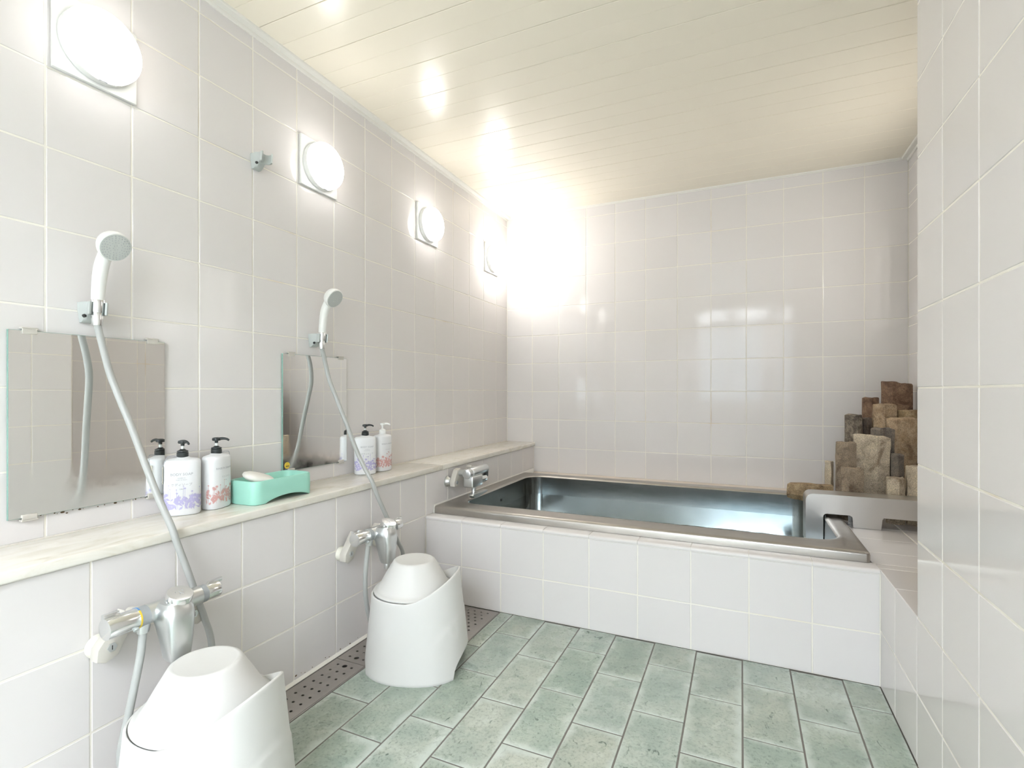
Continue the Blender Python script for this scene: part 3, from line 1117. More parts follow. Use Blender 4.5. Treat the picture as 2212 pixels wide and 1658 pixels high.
# ------------------------------------------------------------------ shower handsets with hose
def handset(y, z, label, head, hose_pts):
    h = thing('shower_handset', label, 'shower head', (0.053, y, z - 0.03), 'hand showers on the left wall')
    ax0 = V((0.053, y, z - 0.026))
    pts = [V((0.0545, y, z + 0.024)), V((0.058, y + 0.001, z + 0.07)), V((0.066, y + 0.003, z + 0.115)), V((0.082, y + 0.006, z + 0.150)), head - V((0.012, 0.004, -0.001))]
    bm = B()

    def rad(t):
        return 0.0145 + 0.002 * math.sin(t * PI) + 0.010 * max(0, t - 0.72) / 0.28

    tube(bm, pts, rad, 20, 8)
    # head: rounded cup
    nrm = V((0.80, -0.02, -0.50)).normalized()
    lathe(bm, [(0.012, -0.030), (0.024, -0.026), (0.033, -0.017), (0.0375, -0.005), (0.0385, 0.004), (0.0375, 0.009), (0.035, 0.0105)], head, nrm, 36)
    part('handle', bm, M['white'], h, 40)
    bm = B()
    lathe(bm, [(0.0355, 0.0075), (0.0350, 0.0115), (0.012, 0.0125)], head, nrm, 36)
    f = part('spray_face', bm, M['face'], h, 40, label='grey spray face')
    bm = B()
    x, yy, zz = frame(nrm)
    for r, cnt in ((0.006, 6), (0.014, 12), (0.020, 18), (0.026, 22), (0.031, 26)):
        for i in range(cnt):
            a = 2 * PI * i / cnt + r * 60
            c = head + nrm * 0.0112 + x * (r * math.cos(a)) + yy * (r * math.sin(a))
            cyl(bm, c, c + nrm * 0.0018, 0.0011, 0.0009, 6)
    nz = part('nozzles', bm, M['ink'], f, 40)
    bm = B()
    cyl(bm, (0.0525, y, z - 0.040), (0.0525, y, z - 0.006), 0.0120, 0.0135, 24, 0.001)
    cyl(bm, (0.0525, y, z - 0.006), (0.0548, y, z + 0.027), 0.0148, 0.0155, 24, 0.001)
    part('collar', bm, M['chrome'], h, 40, label='chrome collar')
    bm = B()
    tube(bm, hose_pts, 0.0085, 16, 10)
    part('hose', bm, M['hose'], h, 60, label='grey hose')
    return h


HOSE1 = [(0.0525, 0.776, 1.150), (0.0515, 0.783, 1.120), (0.0525, 0.795, 1.065), (0.0600, 0.804, 1.015), (0.087, 0.8145, 0.945), (0.115, 0.8245, 0.878), (0.144, 0.8355, 0.799), (0.173, 0.845, 0.7265), (0.201, 0.851, 0.672), (0.236, 0.852, 0.6235),
         (0.248, 0.861, 0.5745), (0.254, 0.881, 0.509), (0.2585, 0.9035, 0.4315), (0.262, 0.922, 0.371), (0.266, 0.940, 0.294), (0.266, 0.945, 0.16), (0.264, 0.915, 0.065), (0.264, 0.845, 0.030), (0.268, 0.755, 0.045), (0.282, 0.706, 0.13), (0.302, 0.712, 0.24), (0.309, 0.732, 0.36), (0.310, 0.738, 0.425)]
HOSE2 = [(0.0525, 1.566, 1.148), (0.0515, 1.575, 1.125), (0.051, 1.588, 1.085), (0.0590, 1.602, 1.018), (0.0904, 1.6125, 0.937), (0.127, 1.623, 0.8456), (0.1665, 1.635, 0.743), (0.205, 1.642, 0.668), (0.237, 1.6475, 0.615),
         (0.250, 1.665, 0.555), (0.2555, 1.702, 0.486), (0.2597, 1.743, 0.412), (0.2637, 1.781, 0.345), (0.2665, 1.812, 0.285), (0.266, 1.818, 0.15), (0.264, 1.775, 0.05), (0.266, 1.69, 0.03), (0.276, 1.605, 0.06), (0.296, 1.552, 0.14), (0.305, 1.525, 0.225), (0.309, 1.520, 0.31), (0.310, 1.5335, 0.410)]
handset(0.776, 1.186, 'white hand shower with a grey hose, in front of the left mirror', V((0.108, 0.785, 1.349)), HOSE1)
handset(1.566, 1.184, 'white hand shower with a grey hose, in front of the second mirror', V((0.106, 1.573, 1.346)), HOSE2)


# ------------------------------------------------------------------ shower mixer taps
def mixer(dy, dz, label, ring):
    t = thing('mixer_tap', label, 'tap', (XL, 0.79 + dy, 0.39 + dz), 'shower mixer taps')
    X0, Z0 = 0.310, 0.455 + dz

    def Y(v):
        return v + dy
    bm = B()
    cyl(bm, (X0, Y(0.744), Z0), (X0, Y(0.874), Z0), 0.0225, seg=32, bev=0.001)
    # neck that carries the hose outlet
    cyl(bm, (X0, Y(0.738), Z0 - 0.012), (X0, Y(0.738), Z0 - 0.038), 0.017, 0.0125, 20)
    part('body', bm, M['satin'], t, 40)
    bm = B()
    cyl(bm, (X0, Y(0.658), Z0), (X0, Y(0.722), Z0), 0.0235, seg=32, bev=0.0015)
    kn = part('temperature_knob', bm, M['chrome'], t, 40)
    bm = B()
    box(bm, (X0 - 0.016, Y(0.659), Z0 + 0.018), (X0 - 0.004, Y(0.692), Z0 + 0.0295), 0.0015, 2)
    part('knob_fin', bm, M['chrome'], kn, 40)
    bm = B()
    cyl(bm, (X0 + 0.014, Y(0.714), Z0 - 0.0165), (X0 + 0.0185, Y(0.714), Z0 - 0.0205), 0.006, seg=16)
    part('lock_button', bm, M['grey'], kn, 40)
    bm = B()
    cyl(bm, (X0, Y(0.7215), Z0), (X0, Y(0.7248), Z0), 0.0238, seg=32)
    part('scale_ring', bm, M[ring], t, 40)
    if ring == 'yellow':
        bm = B()
        rr = []
        for i in range(9):
            a = math.radians(60 + 70 * i / 8)
            rr.append([V((X0 + q * math.cos(a), yy, Z0 + q * math.sin(a))) for q, yy in ((0.0236, Y(0.7213)), (0.0242, Y(0.7213)), (0.0242, Y(0.7250)), (0.0236, Y(0.7250)))])
        loft(bm, rr)
        part('cold_mark', bm, M['blue'], t, 40, label='blue cold mark')
    bm = B()
    cyl(bm, (X0, Y(0.7248), Z0), (X0, Y(0.744), Z0), 0.0232, seg=32)
    part('grey_sleeve', bm, M['sleeve'], t, 40)
    bm = B()
    cyl(bm, (X0, Y(0.874), Z0), (X0, Y(0.888), Z0), 0.0222, seg=32)
    part('grey_sleeve', bm, M['sleeve'], t, 40)
    # lever end with a flared fin
    bm = B()
    cyl(bm, (X0, Y(0.888), Z0), (X0, Y(0.924), Z0), 0.0215, seg=32, bev=0.001)
    lv = part('flow_lever', bm, M['chrome'], t, 40)
    bm = B()
    prism(bm, [(X0 - 0.004, Y(0.889), Z0 + 0.016), (X0 + 0.0005, Y(0.889), Z0 + 0.0215), (X0 + 0.010, Y(0.934), Z0 + 0.0275), (X0 + 0.004, Y(0.934), Z0 + 0.018)][::-1] if False else
          [(X0 - 0.004, Y(0.889), Z0 + 0.017), (X0 - 0.004, Y(0.936), Z0 + 0.017), (X0 - 0.004, Y(0.936), Z0 + 0.0275), (X0 - 0.004, Y(0.9), Z0 + 0.0255)], (0.008, 0, 0), 0.001)
    part('lever_fin', bm, M['chrome'], lv, 40)
    # spout block with push button
    yc = Y(0.786)
    bm = B()
    rings = []
    for z, x0, x1, wy in ((0.024, 0.012, 0.068, 0.027), (0.012, 0.000, 0.077, 0.033), (-0.010, -0.006, 0.080, 0.036), (-0.03, 0.004, 0.079, 0.0335), (-0.06, 0.014, 0.077, 0.0305), (-0.098, 0.024, 0.073, 0.0265), (-0.108, 0.029, 0.069, 0.0225)):
        rings.append([V((X0 + (x0 + x1) / 2 + p.x, yc + p.y, Z0 + z)) for p in superloop(0, 0, (x1 - x0) / 2, wy, 0, 3.2, 40)])
    loft(bm, rings)
    part('spout_body', bm, M['satin'], t, 40)
    bm = B()
    bx = V((X0 + 0.043, yc + 0.006, Z0 + 0.021))
    up = V((0.36, 0.0, 0.93)).normalized()
    lathe(bm, [(0.0275, 0.0), (0.0285, 0.003), (0.0285, 0.022), (0.0275, 0.0237), (0.020, 0.0242)], bx, up, 36)
    pb = part('push_button', bm, M['chrome'], t, 40)
    bm = B()
    x, yv, zv = frame(up)
    c = bx + up * 0.0242
    for a, q in (((-0.004, -0.006), (0.0, 0.0)), ((0.004, -0.007), (0.0, 0.0)), ((0.0, 0.0), (0.0, 0.006)), ((-0.010, 0.004), (-0.008, 0.007)), ((0.010, 0.004), (0.008, 0.007))):
        tube(bm, [c + x * a[0] + yv * a[1], c + x * q[0] + yv * q[1]], 0.0006, 5, 0)
    part('engraved_mark', bm, M['ink'], pb, None)
    bm = B()
    cyl(bm, (X0 + 0.047, yc, Z0 - 0.111), (X0 + 0.047, yc, Z0 - 0.132), 0.0125, 0.0120, 24, 0.001)
    part('outlet', bm, M['satin'], t, 40)
    # wall flanges and crank arms
    for yf, s in ((0.694, 1), (0.902, -1)):
        bm = B()
        lathe(bm, [(0.027, 0.0008), (0.027, 0.004), (0.022, 0.014), (0.016, 0.018)], (XL, Y(yf), 0.386 + dz), (1, 0, 0), 32)
        part('wall_flange', bm, M['ivory'], t, 40)
        bm = B()
        prof = [(yf - 0.024 * s, 0.366), (yf - 0.006 * s, 0.357), (yf + 0.020 * s, 0.366), (yf + 0.060 * s, 0.440), (yf + 0.034 * s, 0.462), (yf - 0.022 * s, 0.392)]
        prism(bm, [(XL + 0.016, Y(p), q + dz) for p, q in prof], (0.030, 0, 0), 0.003)
        cyl(bm, (XL + 0.040, Y(yf + 0.048 * s), 0.451 + dz), (X0 - 0.01, Y(yf + 0.052 * s), 0.455 + dz), 0.014, 0.016, 20)
        ar = part('crank_arm', bm, M['ivory'] if False else M['clip'], t, 40)
        bm = B()
        cyl(bm, (XL + 0.0455, Y(yf + 0.006 * s), 0.389 + dz), (XL + 0.049, Y(yf + 0.006 * s), 0.389 + dz), 0.0105, seg=6)
        part('stop_screw', bm, M['satin'], ar, 40)
        bm = B()
        box(bm, (XL + 0.0485, Y(yf + 0.0055 * s) - 0.0008, 0.384 + dz), (XL + 0.0494, Y(yf + 0.0055 * s) + 0.0010, 0.394 + dz))
        part('screw_slot', bm, M['dark'], ar, None)
    return t


mixer(0.0, 0.0, 'chrome shower mixer tap with a yellow and blue temperature ring, behind the nearer stool', 'yellow')
mixer(0.80, -0.014, 'chrome shower mixer tap behind the farther stool', 'grey')

# ------------------------------------------------------------------ bath tap
t = thing('bath_tap', 'chrome bath mixer tap on the left wall over the tub rim', 'tap', (XL, 2.35, 0.52))
for yf, s in ((2.262, 1), (2.47, -1)):
    bm = B()
    lathe(bm, [(0.028, 0.0008), (0.028, 0.005), (0.022, 0.012), (0.020, 0.024), (0.014, 0.028)], (XL, yf, 0.520), (1, 0, 0), 32)
    part('wall_flange', bm, M['satin'], t, 40)
    bm = B()
    prof = [(yf - 0.014 * s, 0.498), (yf + 0.020 * s, 0.496), (yf + 0.028 * s, 0.520), (yf + 0.052 * s, 0.574), (yf + 0.044 * s, 0.584), (yf + 0.016 * s, 0.578), (yf - 0.018 * s, 0.520)]
    prism(bm, [(XL + 0.026, p, q) for p, q in prof], (0.028, 0, 0), 0.003)
    ar = part('crank_arm', bm, M['clip'], t, 40)
    bm = B()
    cyl(bm, (XL + 0.0535, yf + 0.008 * s, 0.516), (XL + 0.057, yf + 0.008 * s, 0.516), 0.009, seg=6)
    part('stop_screw', bm, M['ink'], ar, 40)
bm = B()
cyl(bm, (XL + 0.05, 2.300, 0.560), (0.315, 2.300, 0.562), 0.017, 0.020, 20)
cyl(bm, (XL + 0.05, 2.432, 0.560), (0.315, 2.432, 0.562), 0.017, 0.020, 20)
cyl(bm, (0.325, 2.262, 0.562), (0.325, 2.300, 0.562), 0.0235, 0.0235, 28, 0.003)
cyl(bm, (0.325, 2.303, 0.562), (0.325, 2.468, 0.566), 0.0235, 0.0255, 28, 0.002)
part('body', bm, M['satin'], t, 40)
bm = B()
box(bm, (0.300, 2.275, 0.492), (0.356, 2.385, 0.550), 0.007, 3)
part('diverter_block', bm, M['satin'], t, 40)
bm = B()
cyl(bm, (0.328, 2.374, 0.520), (0.328, 2.396, 0.520), 0.013, seg=20)
cyl(bm, (0.328, 2.394, 0.518), (0.328, 2.452, 0.517), 0.0215, 0.0225, 10, 0.002)
part('diverter_knob', bm, M['chrome'], t, 40)
bm = B()
box(bm, (0.312, 2.452, 0.522), (0.342, 2.478, 0.556), 0.004)
part('lever_dark_inside', bm, M['black'], t, 40, label='dark inside under the lever')  # dark inside beneath the handle, put in as a solid black block
bm = B()
for i, z in enumerate((0.498, 0.489, 0.480)):
    cyl(bm, (0.33, 2.332, z), (0.33, 2.332, z - 0.0085), 0.0115, 0.0125, 20, 0.001)
cyl(bm, (0.33, 2.332, 0.472), (0.33, 2.332, 0.452), 0.0115, 0.0135, 20, 0.001)
part('spout_stem', bm, M['satin'], t, 40)
bm = B()
prism(bm, [(0.316, 2.306, 0.458), (0.316, 2.300, 0.448), (0.316, 2.312, 0.436), (0.316, 2.345, 0.434), (0.316, 2.455, 0.444), (0.316, 2.470, 0.452), (0.316, 2.452, 0.457)], (0.028, 0, 0), 0.003)
part('spout', bm, M['satin'], t, 40)


# ------------------------------------------------------------------ pump bottles
def text_tris(body, size):
    """flat triangles of a text, centred at x = 0, baseline y = 0"""
    cu = bpy.data.curves.new('print', 'FONT')
    cu.body = body
    cu.size = size
    cu.align_x = 'CENTER'
    cu.resolution_u = 2
    o = bpy.data.objects.new('print', cu)
    COL.objects.link(o)
    bpy.context.view_layer.update()
    me = bpy.data.meshes.new_from_object(o.evaluated_get(bpy.context.evaluated_depsgraph_get()))
    me.calc_loop_triangles()
    out = [[(me.vertices[i].co.x, me.vertices[i].co.y) for i in tr.vertices] for tr in me.loop_triangles]
    bpy.data.objects.remove(o)
    bpy.data.curves.remove(cu)
    bpy.data.meshes.remove(me)
    return out


def flower_tris(rnd, half, h):
    tris = []

    def fan(c, pts):
        for i in range(len(pts)):
            tris.append([c, pts[i], pts[(i + 1) % len(pts)]])

    def daisy(cx, cy, r, n=11):
        fan((cx, cy), [(cx + (r if k % 2 == 0 else r * 0.45) * math.cos(PI * k / n + 0.2), cy + 0.8 * (r if k % 2 == 0 else r * 0.45) * math.sin(PI * k / n + 0.2)) for k in range(2 * n)])

    def leaf(x, y, a, l, w):
        d = (math.cos(a), math.sin(a))
        nn = (-d[1], d[0])
        fan((x + d[0] * l / 2, y + d[1] * l / 2), [(x, y), (x + d[0] * l * 0.45 + nn[0] * w, y + d[1] * l * 0.45 + nn[1] * w), (x + d[0] * l, y + d[1] * l), (x + d[0] * l * 0.45 - nn[0] * w, y + d[1] * l * 0.45 - nn[1] * w)])

    def stem(x0, y0, x1, y1, w=0.00035):
        tris.append([(x0 - w, y0), (x0 + w, y0), (x1 + w, y1)])
        tris.append([(x0 - w, y0), (x1 + w, y1), (x1 - w, y1)])
    for k in range(80):
        x = rnd.uniform(-half, half)
        leaf(x, rnd.uniform(0, h * 0.42), rnd.uniform(0.3, 2.85), rnd.uniform(0.010, 0.022), rnd.uniform(0.0018, 0.0040))
    for k in range(15):
        x = -half + 2 * half * (k + rnd.random()) / 15
        top = h * rnd.uniform(0.45, 1.0)
        x1 = x + rnd.uniform(-0.004, 0.004)
        stem(x, 0.004, x1, top)
        daisy(x1, top, rnd.uniform(0.0028, 0.0085) * (1.1 if top < h * 0.75 else 0.6))
    for k in range(16):
        daisy(rnd.uniform(-half, half), h * rnd.uniform(0.25, 0.6), rnd.uniform(0.005, 0.0095))
    return tris


def bottle(pos, face_deg, label, ink, lines, pump_mat, pump_deg, h=0.164, a=0.047, b=0.031, tag_side=0, seed=1):
    x0, y0, z0 = pos[0], pos[1], ZS
    T = thing('pump_bottle', label, 'bottle', (x0, y0, z0), 'pump bottles on the marble shelf')
    fr = math.radians(face_deg)                   # the label faces this way
    fx, fy = V((math.cos(fr), math.sin(fr), 0)), V((-math.sin(fr), math.cos(fr), 0))   # outward, and to the viewer's right
    o = V((x0, y0, z0))

    def loop(sa, z, n=48, e=2.6):
        return [o + fy * p.x + fx * p.y + V((0, 0, z)) for p in superloop(0, 0, a - sa, b - sa, 0, e, n)]
    bm = B()
    rings = [loop(s, z) for s, z in ((0.006, 0.0), (0.002, 0.0015), (0.0, 0.006), (0.0, h - 0.012), (0.001, h - 0.006), (0.004, h - 0.002), (0.009, h)) ]
    rings.append([o + fy * p.x + fx * p.y + V((0, 0, h + 0.003)) for p in superloop(0, 0, 0.020, 0.017, 0, 2.0, 48)])
    rings.append([o + fy * p.x + fx * p.y + V((0, 0, h + 0.009)) for p in superloop(0, 0, 0.0125, 0.0125, 0, 2.0, 48)])
    loft(bm, rings)
    part('container', bm, M['bottle'], T, 45)
    zc = h + 0.004
    bm = B()
    lathe(bm, [(0.0150, zc), (0.0155, zc + 0.001), (0.0155, zc + 0.014), (0.0145, zc + 0.015), (0.0135, zc + 0.0155), (0.0150, zc + 0.0175), (0.0145, zc + 0.0195), (0.0110, zc + 0.021), (0.0075, zc + 0.023), (0.006, zc + 0.025)], o, (0, 0, 1), 30)
    part('screw_cap', bm, pump_mat, T, 35)
    bm = B()
    cyl(bm, o + V((0, 0, zc + 0.024)), o + V((0, 0, zc + 0.034)), 0.0042, seg=16)
    part('pump_stem', bm, M['clear'] if pump_mat is M['black'] else pump_mat, T, 40)
    pr = math.radians(pump_deg)
    d = V((math.cos(pr), math.sin(pr), 0))
    bm = B()
    zt = zc + 0.034
    lathe(bm, [(0.0048, zt), (0.0052, zt + 0.006), (0.0115, zt + 0.0075), (0.0125, zt + 0.011), (0.0115, zt + 0.0155), (0.006, zt + 0.0175)], o, (0, 0, 1), 26)
    tube(bm, [o + d * 0.004 + V((0, 0, zt + 0.012)), o + d * 0.018 + V((0, 0, zt + 0.0135)), o + d * 0.029 + V((0, 0, zt + 0.0115)), o + d * 0.036 + V((0, 0, zt + 0.007))], lambda t: 0.0048 - 0.0018 * t, 12, 6)
    part('pump_head', bm, pump_mat, T, 40)

    # prints that follow the oval front
    tab = [(0.0, 0.0)]
    pv = None
    acc = 0.0
    for i in range(0, 401):
        th = PI / 2 * i / 400
        c, s_ = math.sin(th), math.cos(th)
        q = V((a * c ** (2 / 2.6), b * s_ ** (2 / 2.6), 0))
        if pv is not None:
            acc += (q - pv).length
        tab.append((acc, q.copy()))
        pv = q
    tab = tab[1:]

    def surf(s, z, off):
        ss = min(abs(s), tab[-1][0] - 1e-6)
        lo, hi = 0, len(tab) - 1
        while hi - lo > 1:
            mid = (lo + hi) // 2
            if tab[mid][0] <= ss:
                lo = mid
            else:
                hi = mid
        q = tab[lo][1]
        nrm = V((q.x / a ** 2, q.y / b ** 2, 0)).normalized()
        q = q + nrm * off
        return o + fy * math.copysign(q.x, s) + fx * q.y + V((0, 0, z))

    def decal(name, tris, mat, zbase, off=0.0005):
        bm = B()
        for tr in tris:
            ps = [surf(u, zbase + w_, off) for u, w_ in tr]
            try:
                f = bm.faces.new([bm.verts.new(p) for p in ps])
            except ValueError:
                pass
        me = bpy.data.meshes.new(name)
        bm.to_mesh(me)
        bm.free()
        me.materials.append(mat)
        me.transform(Matrix.Translation(-o))
        ob = bpy.data.objects.new(name, me)
        COL.objects.link(ob)
        ob.parent = T
        return ob
    rnd = random.Random(seed)
    full = tab[-1][0]
    decal('flower_print', [t_ for t_ in flower_tris(rnd, full * 0.98, 0.074)], ink, 0.016)
    tt = []
    for body, size, dz, dx in lines:
        tt += [[(u + dx, w_ + dz) for u, w_ in tr] for tr in text_tris(body, size)]
    decal('lettering', tt, M['ink'], 0.0)
    if tag_side:
        bm = B()
        p0 = o + fy * (tag_side * 0.013) + fx * 0.009 + V((0, 0, zc + 0.001))
        p1 = o + fy * (tag_side * (a * 0.80)) + fx * (b * 0.55) + V((0, 0, h + 0.004))
        p2 = o + fy * (tag_side * (a + 0.003)) + fx * (b * 0.30) + V((0, 0, h - 0.022))
        tube(bm, [p0, p0.lerp(p1, 0.5) + V((0, 0, 0.002)), p1, p2], 0.0007, 6, 6)
        tube(bm, [p0 + V((0, 0, 0.002)), p0.lerp(p1, 0.5) + V((0, 0, 0.0055)), p1 + V((0, 0, 0.002)), p2], 0.0007, 6, 6)
        part('tag_cord', bm, M['ink'], T, 40)
        bm = B()
        q0 = o + fy * (tag_side * (a + 0.0012)) + fx * (b * 0.30 - 0.006)
        u = fx
        v_ = fy * (tag_side * 0.001)
        lo_, hi_ = h - 0.070, h - 0.020
        prism(bm, [q0 + V((0, 0, lo_)), q0 + u * 0.013 + V((0, 0, lo_)), q0 + u * 0.013 + V((0, 0, hi_)), q0 + V((0, 0, hi_))], v_)
        part('paper_tag', bm, M['tag'], T, None, label='cream paper tag')
    return T


LINES1 = [('BODY SOAP', 0.0105, 0.118, 0.0), ('MOISTURE', 0.0042, 0.109, 0.0), ('PLANT EXTRACT', 0.0036, 0.104, 0.0), ('ボディソープ', 0.0090, 0.088, 0.0), ('550ml', 0.0048, 0.077, 0.0)]
LINES2 = [('RINSE IN SHAMPOO', 0.0085, 0.122, 0.002), ('リンスイン', 0.0075, 0.096, 0.002), ('550ml', 0.0045, 0.086, 0.002)]
bottle((0.062, 0.995), -38, 'white body soap bottle with lavender flowers and a black pump, beside the left mirror', M['purple'], LINES1, M['black'], -8, tag_side=-1, seed=11)
bottle((0.070, 1.098), 18, 'white shampoo bottle with rose flowers and a black pump, next to the mint soap dish', M['red'], LINES2, M['black'], 42, tag_side=1, seed=12)
bottle((0.060, 1.818), -34, 'white body soap bottle with lavender flowers and a black pump, right of the second mirror', M['purple'], LINES1, M['black'], 40, seed=13)
bottle((0.066, 1.932), -2, 'white bottle with rose flowers and a white pump, right of the second mirror', M['red'], LINES2, M['white'], 25, seed=14)

# ------------------------------------------------------------------ soap dish and soap
D = thing('soap_dish', 'mint green plastic soap dish with an arched base on the marble shelf', 'soap dish', (0.11, 1.275, ZS))
bm = B()
dx0, dx1, dy0, dy1 = 0.048, 0.176, 1.150, 1.398
HT = 0.076
rings_o = []


def dish_loop(d, z_fn, r):
    L = []
    base = rrect(dx0 + d, dx1 - d, dy0 + d, dy1 - d, r, 0, 8)
    # split long sides so the arch can bend
    out = []
    for i in range(len(base)):
        p, q = base[i], base[(i + 1) % len(base)]
        out.append(p)
        if (q - p).length > 0.03:
            for k in range(1, 14):
                out.append(p.lerp(q, k / 14))
    return [V((p.x, p.y, z_fn(p))) for p in out]


def arch(p):
    t = (p.y - 1.195) / (1.380 - 1.195)
    return ZS + (0.017 * math.sin(PI * min(max(t, 0), 1)) ** 0.7 if 0 < t < 1 else 0.0)


loft(bm, [dish_loop(0.006, lambda p: ZS + 0.024, 0.026), dish_loop(0.0035, arch, 0.028), dish_loop(0.0, lambda p: arch(p) + 0.002, 0.03), dish_loop(-0.001, lambda p: ZS + 0.045, 0.03), dish_loop(0.0, lambda p: ZS + HT - 0.003, 0.03), dish_loop(0.002, lambda p: ZS + HT, 0.03),
          dish_loop(0.006, lambda p: ZS + HT, 0.027), dish_loop(0.008, lambda p: ZS + HT - 0.002, 0.026), dish_loop(0.012, lambda p: ZS + 0.05, 0.024), dish_loop(0.02, lambda p: ZS + 0.046, 0.02)])
part('tray', bm, M['mint'], D, 45)
bm = B()
rings = []
for s, z in ((0.35, -0.013), (0.75, -0.011), (0.96, -0.005), (1.0, 0.0), (0.96, 0.006), (0.75, 0.012), (0.35, 0.0145)):
    rings.append(superloop(0, 0, 0.036 * s, 0.054 * s, z, 2.4, 40))
Mx = Matrix.Translation((0.112, 1.222, ZS + 0.0745)) @ Matrix.Rotation(math.radians(-12), 4, 'X') @ Matrix.Rotation(math.radians(18), 4, 'Y') @ Matrix.Rotation(math.radians(-25), 4, 'Z')
loft(bm, [[Mx @ p for p in r] for r in rings])
solo('soap_bar', bm, M['soap'], 'used cream soap bar lying in the mint soap dish', 'soap', (0.112, 1.222, ZS + 0.06), None, 60)


# ------------------------------------------------------------------ stools and wash basins
def smooth(t):
    t = min(max(t, 0.0), 1.0)
    return t * t * (3 - 2 * t)


def stool(cx, cy, deg, label):
    T = thing('bath_stool', label, 'stool', (cx, cy, 0.0), 'bath stools')
    n = 120
    a0, a1, b0, b1 = 0.186, 0.156, 0.168, 0.140
    R = math.radians(deg)

    def P(th, z, off=0.0):
        k = min(z, 0.34) / 0.30
        aa, bb = a0 + (a1 - a0) * k + off, b0 + (b1 - b0) * k + off
        ph = (th + PI) % (2 * PI) - PI
        # the seat shell stands proud of the back panel below a curved crease
        zc = 0.205 - 0.085 * min(abs(ph) / 1.25, 1.0) ** 1.5
        if abs(ph) < 1.3:
            w = 0.0022 * (1 - smooth((z - zc) / 0.006)) * smooth((1.3 - abs(ph)) / 0.3)
            aa += w
            bb += w
        c, s = math.cos(th), math.sin(th)
        e = 2.25
        u = aa * math.copysign(abs(c) ** (2 / e), c)
        v = bb * math.copysign(abs(s) ** (2 / e), s)
        return V((cx + u * math.cos(R) - v * math.sin(R), cy + u * math.sin(R) + v * math.cos(R), z))

    def rim(th):
        c = math.cos(th)
        return 0.262 + 0.076 * max(0.0, (c + 0.02) / 1.02) ** 1.25

    def foot(th):
        ph = abs((th + PI) % (2 * PI) - PI)
        def hump(d, w, h):
            return h * math.sqrt(max(0.0, 1 - (d / w) ** 2)) if d < w else 0.0
        return max(hump(ph, 0.62, 0.068), hump(PI - ph, 0.62, 0.050))
    th = [2 * PI * i / n for i in range(n)]
    rings = [[P(t, 0.235, -0.012) for t in th], [P(t, foot(t) + 0.03, -0.005) for t in th], [P(t, foot(t) + 0.0005, -0.004) for t in th], [P(t, foot(t), -0.001) for t in th]]
    LV = 34
    for j in range(LV + 1):
        q = j / LV
        rings.append([P(t, foot(t) + 0.001 + (rim(t) - 0.004 - foot(t)) * q) for t in th])
    rings += [[P(t, rim(t) - 0.001, -0.0008) for t in th], [P(t, rim(t), -0.003) for t in th], [P(t, rim(t) - 0.0005, -0.0055) for t in th], [P(t, rim(t) - 0.004, -0.0075) for t in th],
              [P(t, min(rim(t) - 0.006, 0.2575), -0.010) for t in th], [P(t, 0.2565, -0.02) for t in th], [P(t, 0.256, -0.09) for t in th]]
    bm = B()
    loft(bm, rings)
    part('seat_shell', bm, M['stool'], T, 50)
    return T


def basin(cx, cy, z, label, tilt=(0, 0)):
    bm = B()
    prof_o = [(0.130, 0.004), (0.1385, 0.000), (0.1425, 0.0005), (0.1430, 0.004), (0.1415, 0.006), (0.132, 0.0085), (0.125, 0.016), (0.100, 0.060), (0.080, 0.093), (0.075, 0.101), (0.070, 0.1045), (0.066, 0.105), (0.0635, 0.1046), (0.061, 0.1042), (0.005, 0.1042)]
    prof_i = [(0.015, 0.0985), (0.068, 0.0985), (0.096, 0.060), (0.121, 0.016), (0.128, 0.0055)]
    lathe(bm, prof_i + prof_o, (0, 0, 0), (0, 0, 1), 72)
    Mx = Matrix.Translation((cx, cy, z)) @ Matrix.Rotation(math.radians(tilt[0]), 4, 'X') @ Matrix.Rotation(math.radians(tilt[1]), 4, 'Y')
    bm.transform(Mx)
    return solo('wash_basin', bm, M['stool'], label, 'basin', (cx, cy, z), 'upturned basins on the stools', 40)


S1, S2 = (0.487, 0.775), (0.507, 1.566)
stool(*S1, 10, 'white plastic bath stool with a raised back lip, nearer one at the bottom left')
stool(*S2, 18, 'white plastic bath stool with a raised back lip, standing next to the bath platform')
basin(S1[0] - 0.013, S1[1] + 0.002, 0.2635, 'white plastic wash basin upside down on the nearer stool')
basin(S2[0] - 0.014, S2[1] + 0.000, 0.2635, 'white plastic wash basin upside down on the farther stool')


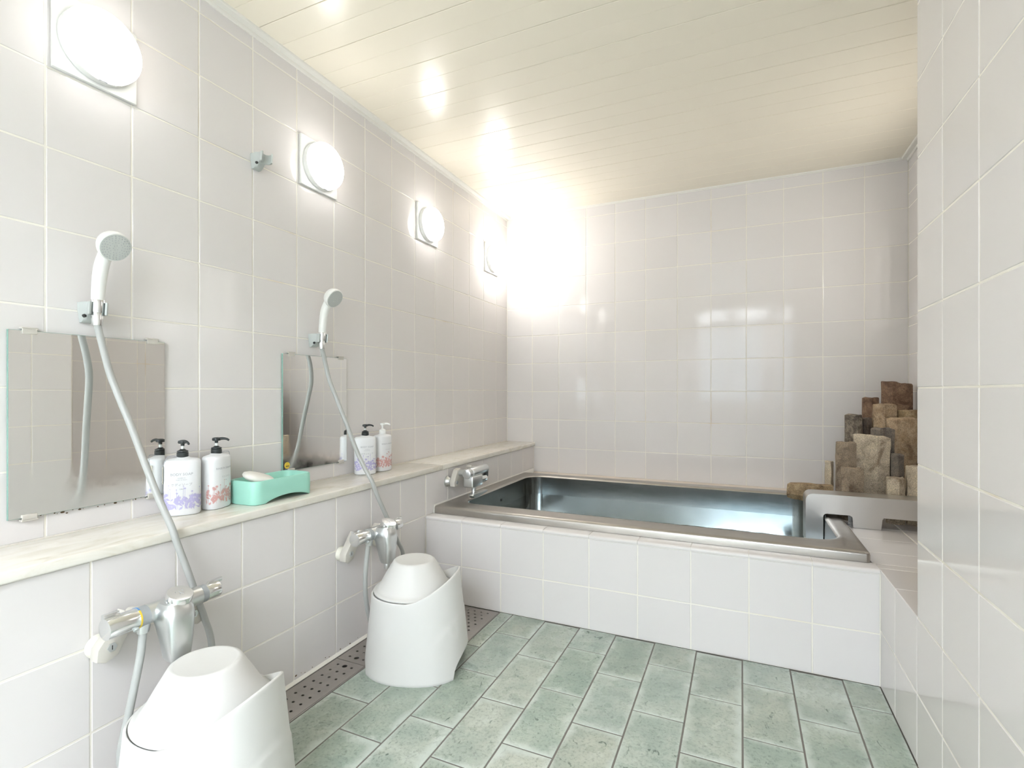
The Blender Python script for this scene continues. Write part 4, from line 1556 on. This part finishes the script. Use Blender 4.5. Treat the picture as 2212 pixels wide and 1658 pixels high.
# ------------------------------------------------------------------ drain covers
def perforated(name, x0, x1, ys, label, nx, r=0.0050, stagger=False, big=None):
    """steel plate with real round holes, one per cell"""
    bm = B()
    y0, y1 = ys
    ny = max(1, round((y1 - y0 - 0.02) / 0.039)) if not stagger else max(1, round((y1 - y0 - 0.03) / 0.030))
    mx, my = (0.018, 0.010) if not stagger else (0.024, 0.015)
    ax, ay = (x1 - x0 - 2 * mx) / nx, (y1 - y0 - 2 * my) / ny
    zt, zb = -0.0005, -0.004
    seg = 12

    def quad(xa, xb, ya, yb_):
        bm.faces.new([bm.verts.new(p) for p in ((xa, ya, zt), (xb, ya, zt), (xb, yb_, zt), (xa, yb_, zt))])
    quad(x0, x0 + mx, y0, y1)
    quad(x1 - mx, x1, y0, y1)
    quad(x0 + mx, x1 - mx, y0, y0 + my)
    quad(x0 + mx, x1 - mx, y1 - my, y1)
    for j in range(ny):
        sh = 0.5 if (stagger and j % 2) else 0.0
        cells = nx - 1 if sh else nx
        ya, yb_ = y0 + my + j * ay, y0 + my + (j + 1) * ay
        if sh:
            quad(x0 + mx, x0 + mx + ax * 0.5, ya, yb_)
            quad(x1 - mx - ax * 0.5, x1 - mx, ya, yb_)
        for i in range(cells):
            xa = x0 + mx + (i + sh) * ax
            xb = xa + ax
            c = V(((xa + xb) / 2, (ya + yb_) / 2, 0))
            rr = r
            if big and big(i, j, ny):
                rr = r * 1.85
            outer = []
            for k in range(seg):
                a = 2 * PI * (k + 0.5) / seg
                dx, dy = math.cos(a), math.sin(a)
                s = min(ax / 2 / abs(dx) if abs(dx) > 1e-9 else 9, ay / 2 / abs(dy) if abs(dy) > 1e-9 else 9)
                outer.append((a, c + V((dx * s, dy * s, zt))))
            for sx_, sy_ in ((1, 1), (-1, 1), (-1, -1), (1, -1)):
                a = math.atan2(sy_ * ay, sx_ * ax) % (2 * PI)
                outer.append((a, c + V((sx_ * ax / 2, sy_ * ay / 2, zt))))
            outer.sort(key=lambda q: q[0])
            ov = [bm.verts.new(p) for _, p in outer]
            iv = [bm.verts.new(c + V((rr * math.cos(a), rr * math.sin(a), zt - 0.0004))) for a, _ in outer]
            lv = [bm.verts.new(v.co + V((0, 0, zb - zt))) for v in iv]
            m_ = len(ov)
            for k in range(m_):
                q = (k + 1) % m_
                bm.faces.new((ov[k], ov[q], iv[q], iv[k]))
                bm.faces.new((iv[k], iv[q], lv[q], lv[k]))
    # folded-down sides
    for p, q in (((x0, y0), (x1, y0)), ((x1, y0), (x1, y1)), ((x1, y1), (x0, y1)), ((x0, y1), (x0, y0))):
        bm.faces.new([bm.verts.new(v) for v in ((p[0], p[1], zt), (q[0], q[1], zt), (q[0], q[1], -0.014), (p[0], p[1], -0.014))])
    bmesh.ops.remove_doubles(bm, verts=bm.verts, dist=0.00005)
    return solo(name, bm, M['drain'], label, 'drain cover', ((x0 + x1) / 2, (y0 + y1) / 2, -0.014), 'perforated drain covers', None)


perforated('drain_cover', 0.226, 0.355, (0.86, 1.4605), 'long perforated steel drain cover along the left wall between the stools', 3, big=lambda i, j, ny: i == 1 and j == ny - 1)
perforated('drain_cover', 0.226, 0.355, (1.4625, 1.768), 'perforated steel drain cover partly hidden behind the farther stool', 3, big=lambda i, j, ny: i == 1 and j == 0)
perforated('drain_cover', 0.226, 0.355, (0.258, 0.858), 'perforated steel drain cover beneath the nearer stool and basin', 3)
perforated('drain_cover', 0.226, 0.598, (1.773, 2.064), 'wide square perforated drain cover against the bath platform', 10, stagger=True)
bm = B()
box(bm, (0.3565, YR, -0.03), (0.3615, 1.770, -0.0004))
box(bm, (XL, YR, -0.03), (0.2245, 2.066, 0.0015), 0.001)
box(bm, (0.5995, 1.770, -0.03), (0.6025, YT, -0.0004))
box(bm, (0.3615, 1.7695, -0.03), (0.6025, 1.7725, -0.0004))
fr = struct('trim_4', bm, M['drain'], None)
bm = B()
loft(bm, [[V((XL - 0.001, y, 0.0)), V((XL - 0.001, y, 0.010)), V((XL + 0.004, y, 0.007)), V((XL + 0.010, y, 0.0018)), V((XL + 0.010, y, 0.0))] for y in (YR, YT)])
struct('trim_5', bm, M['grout'], 40)
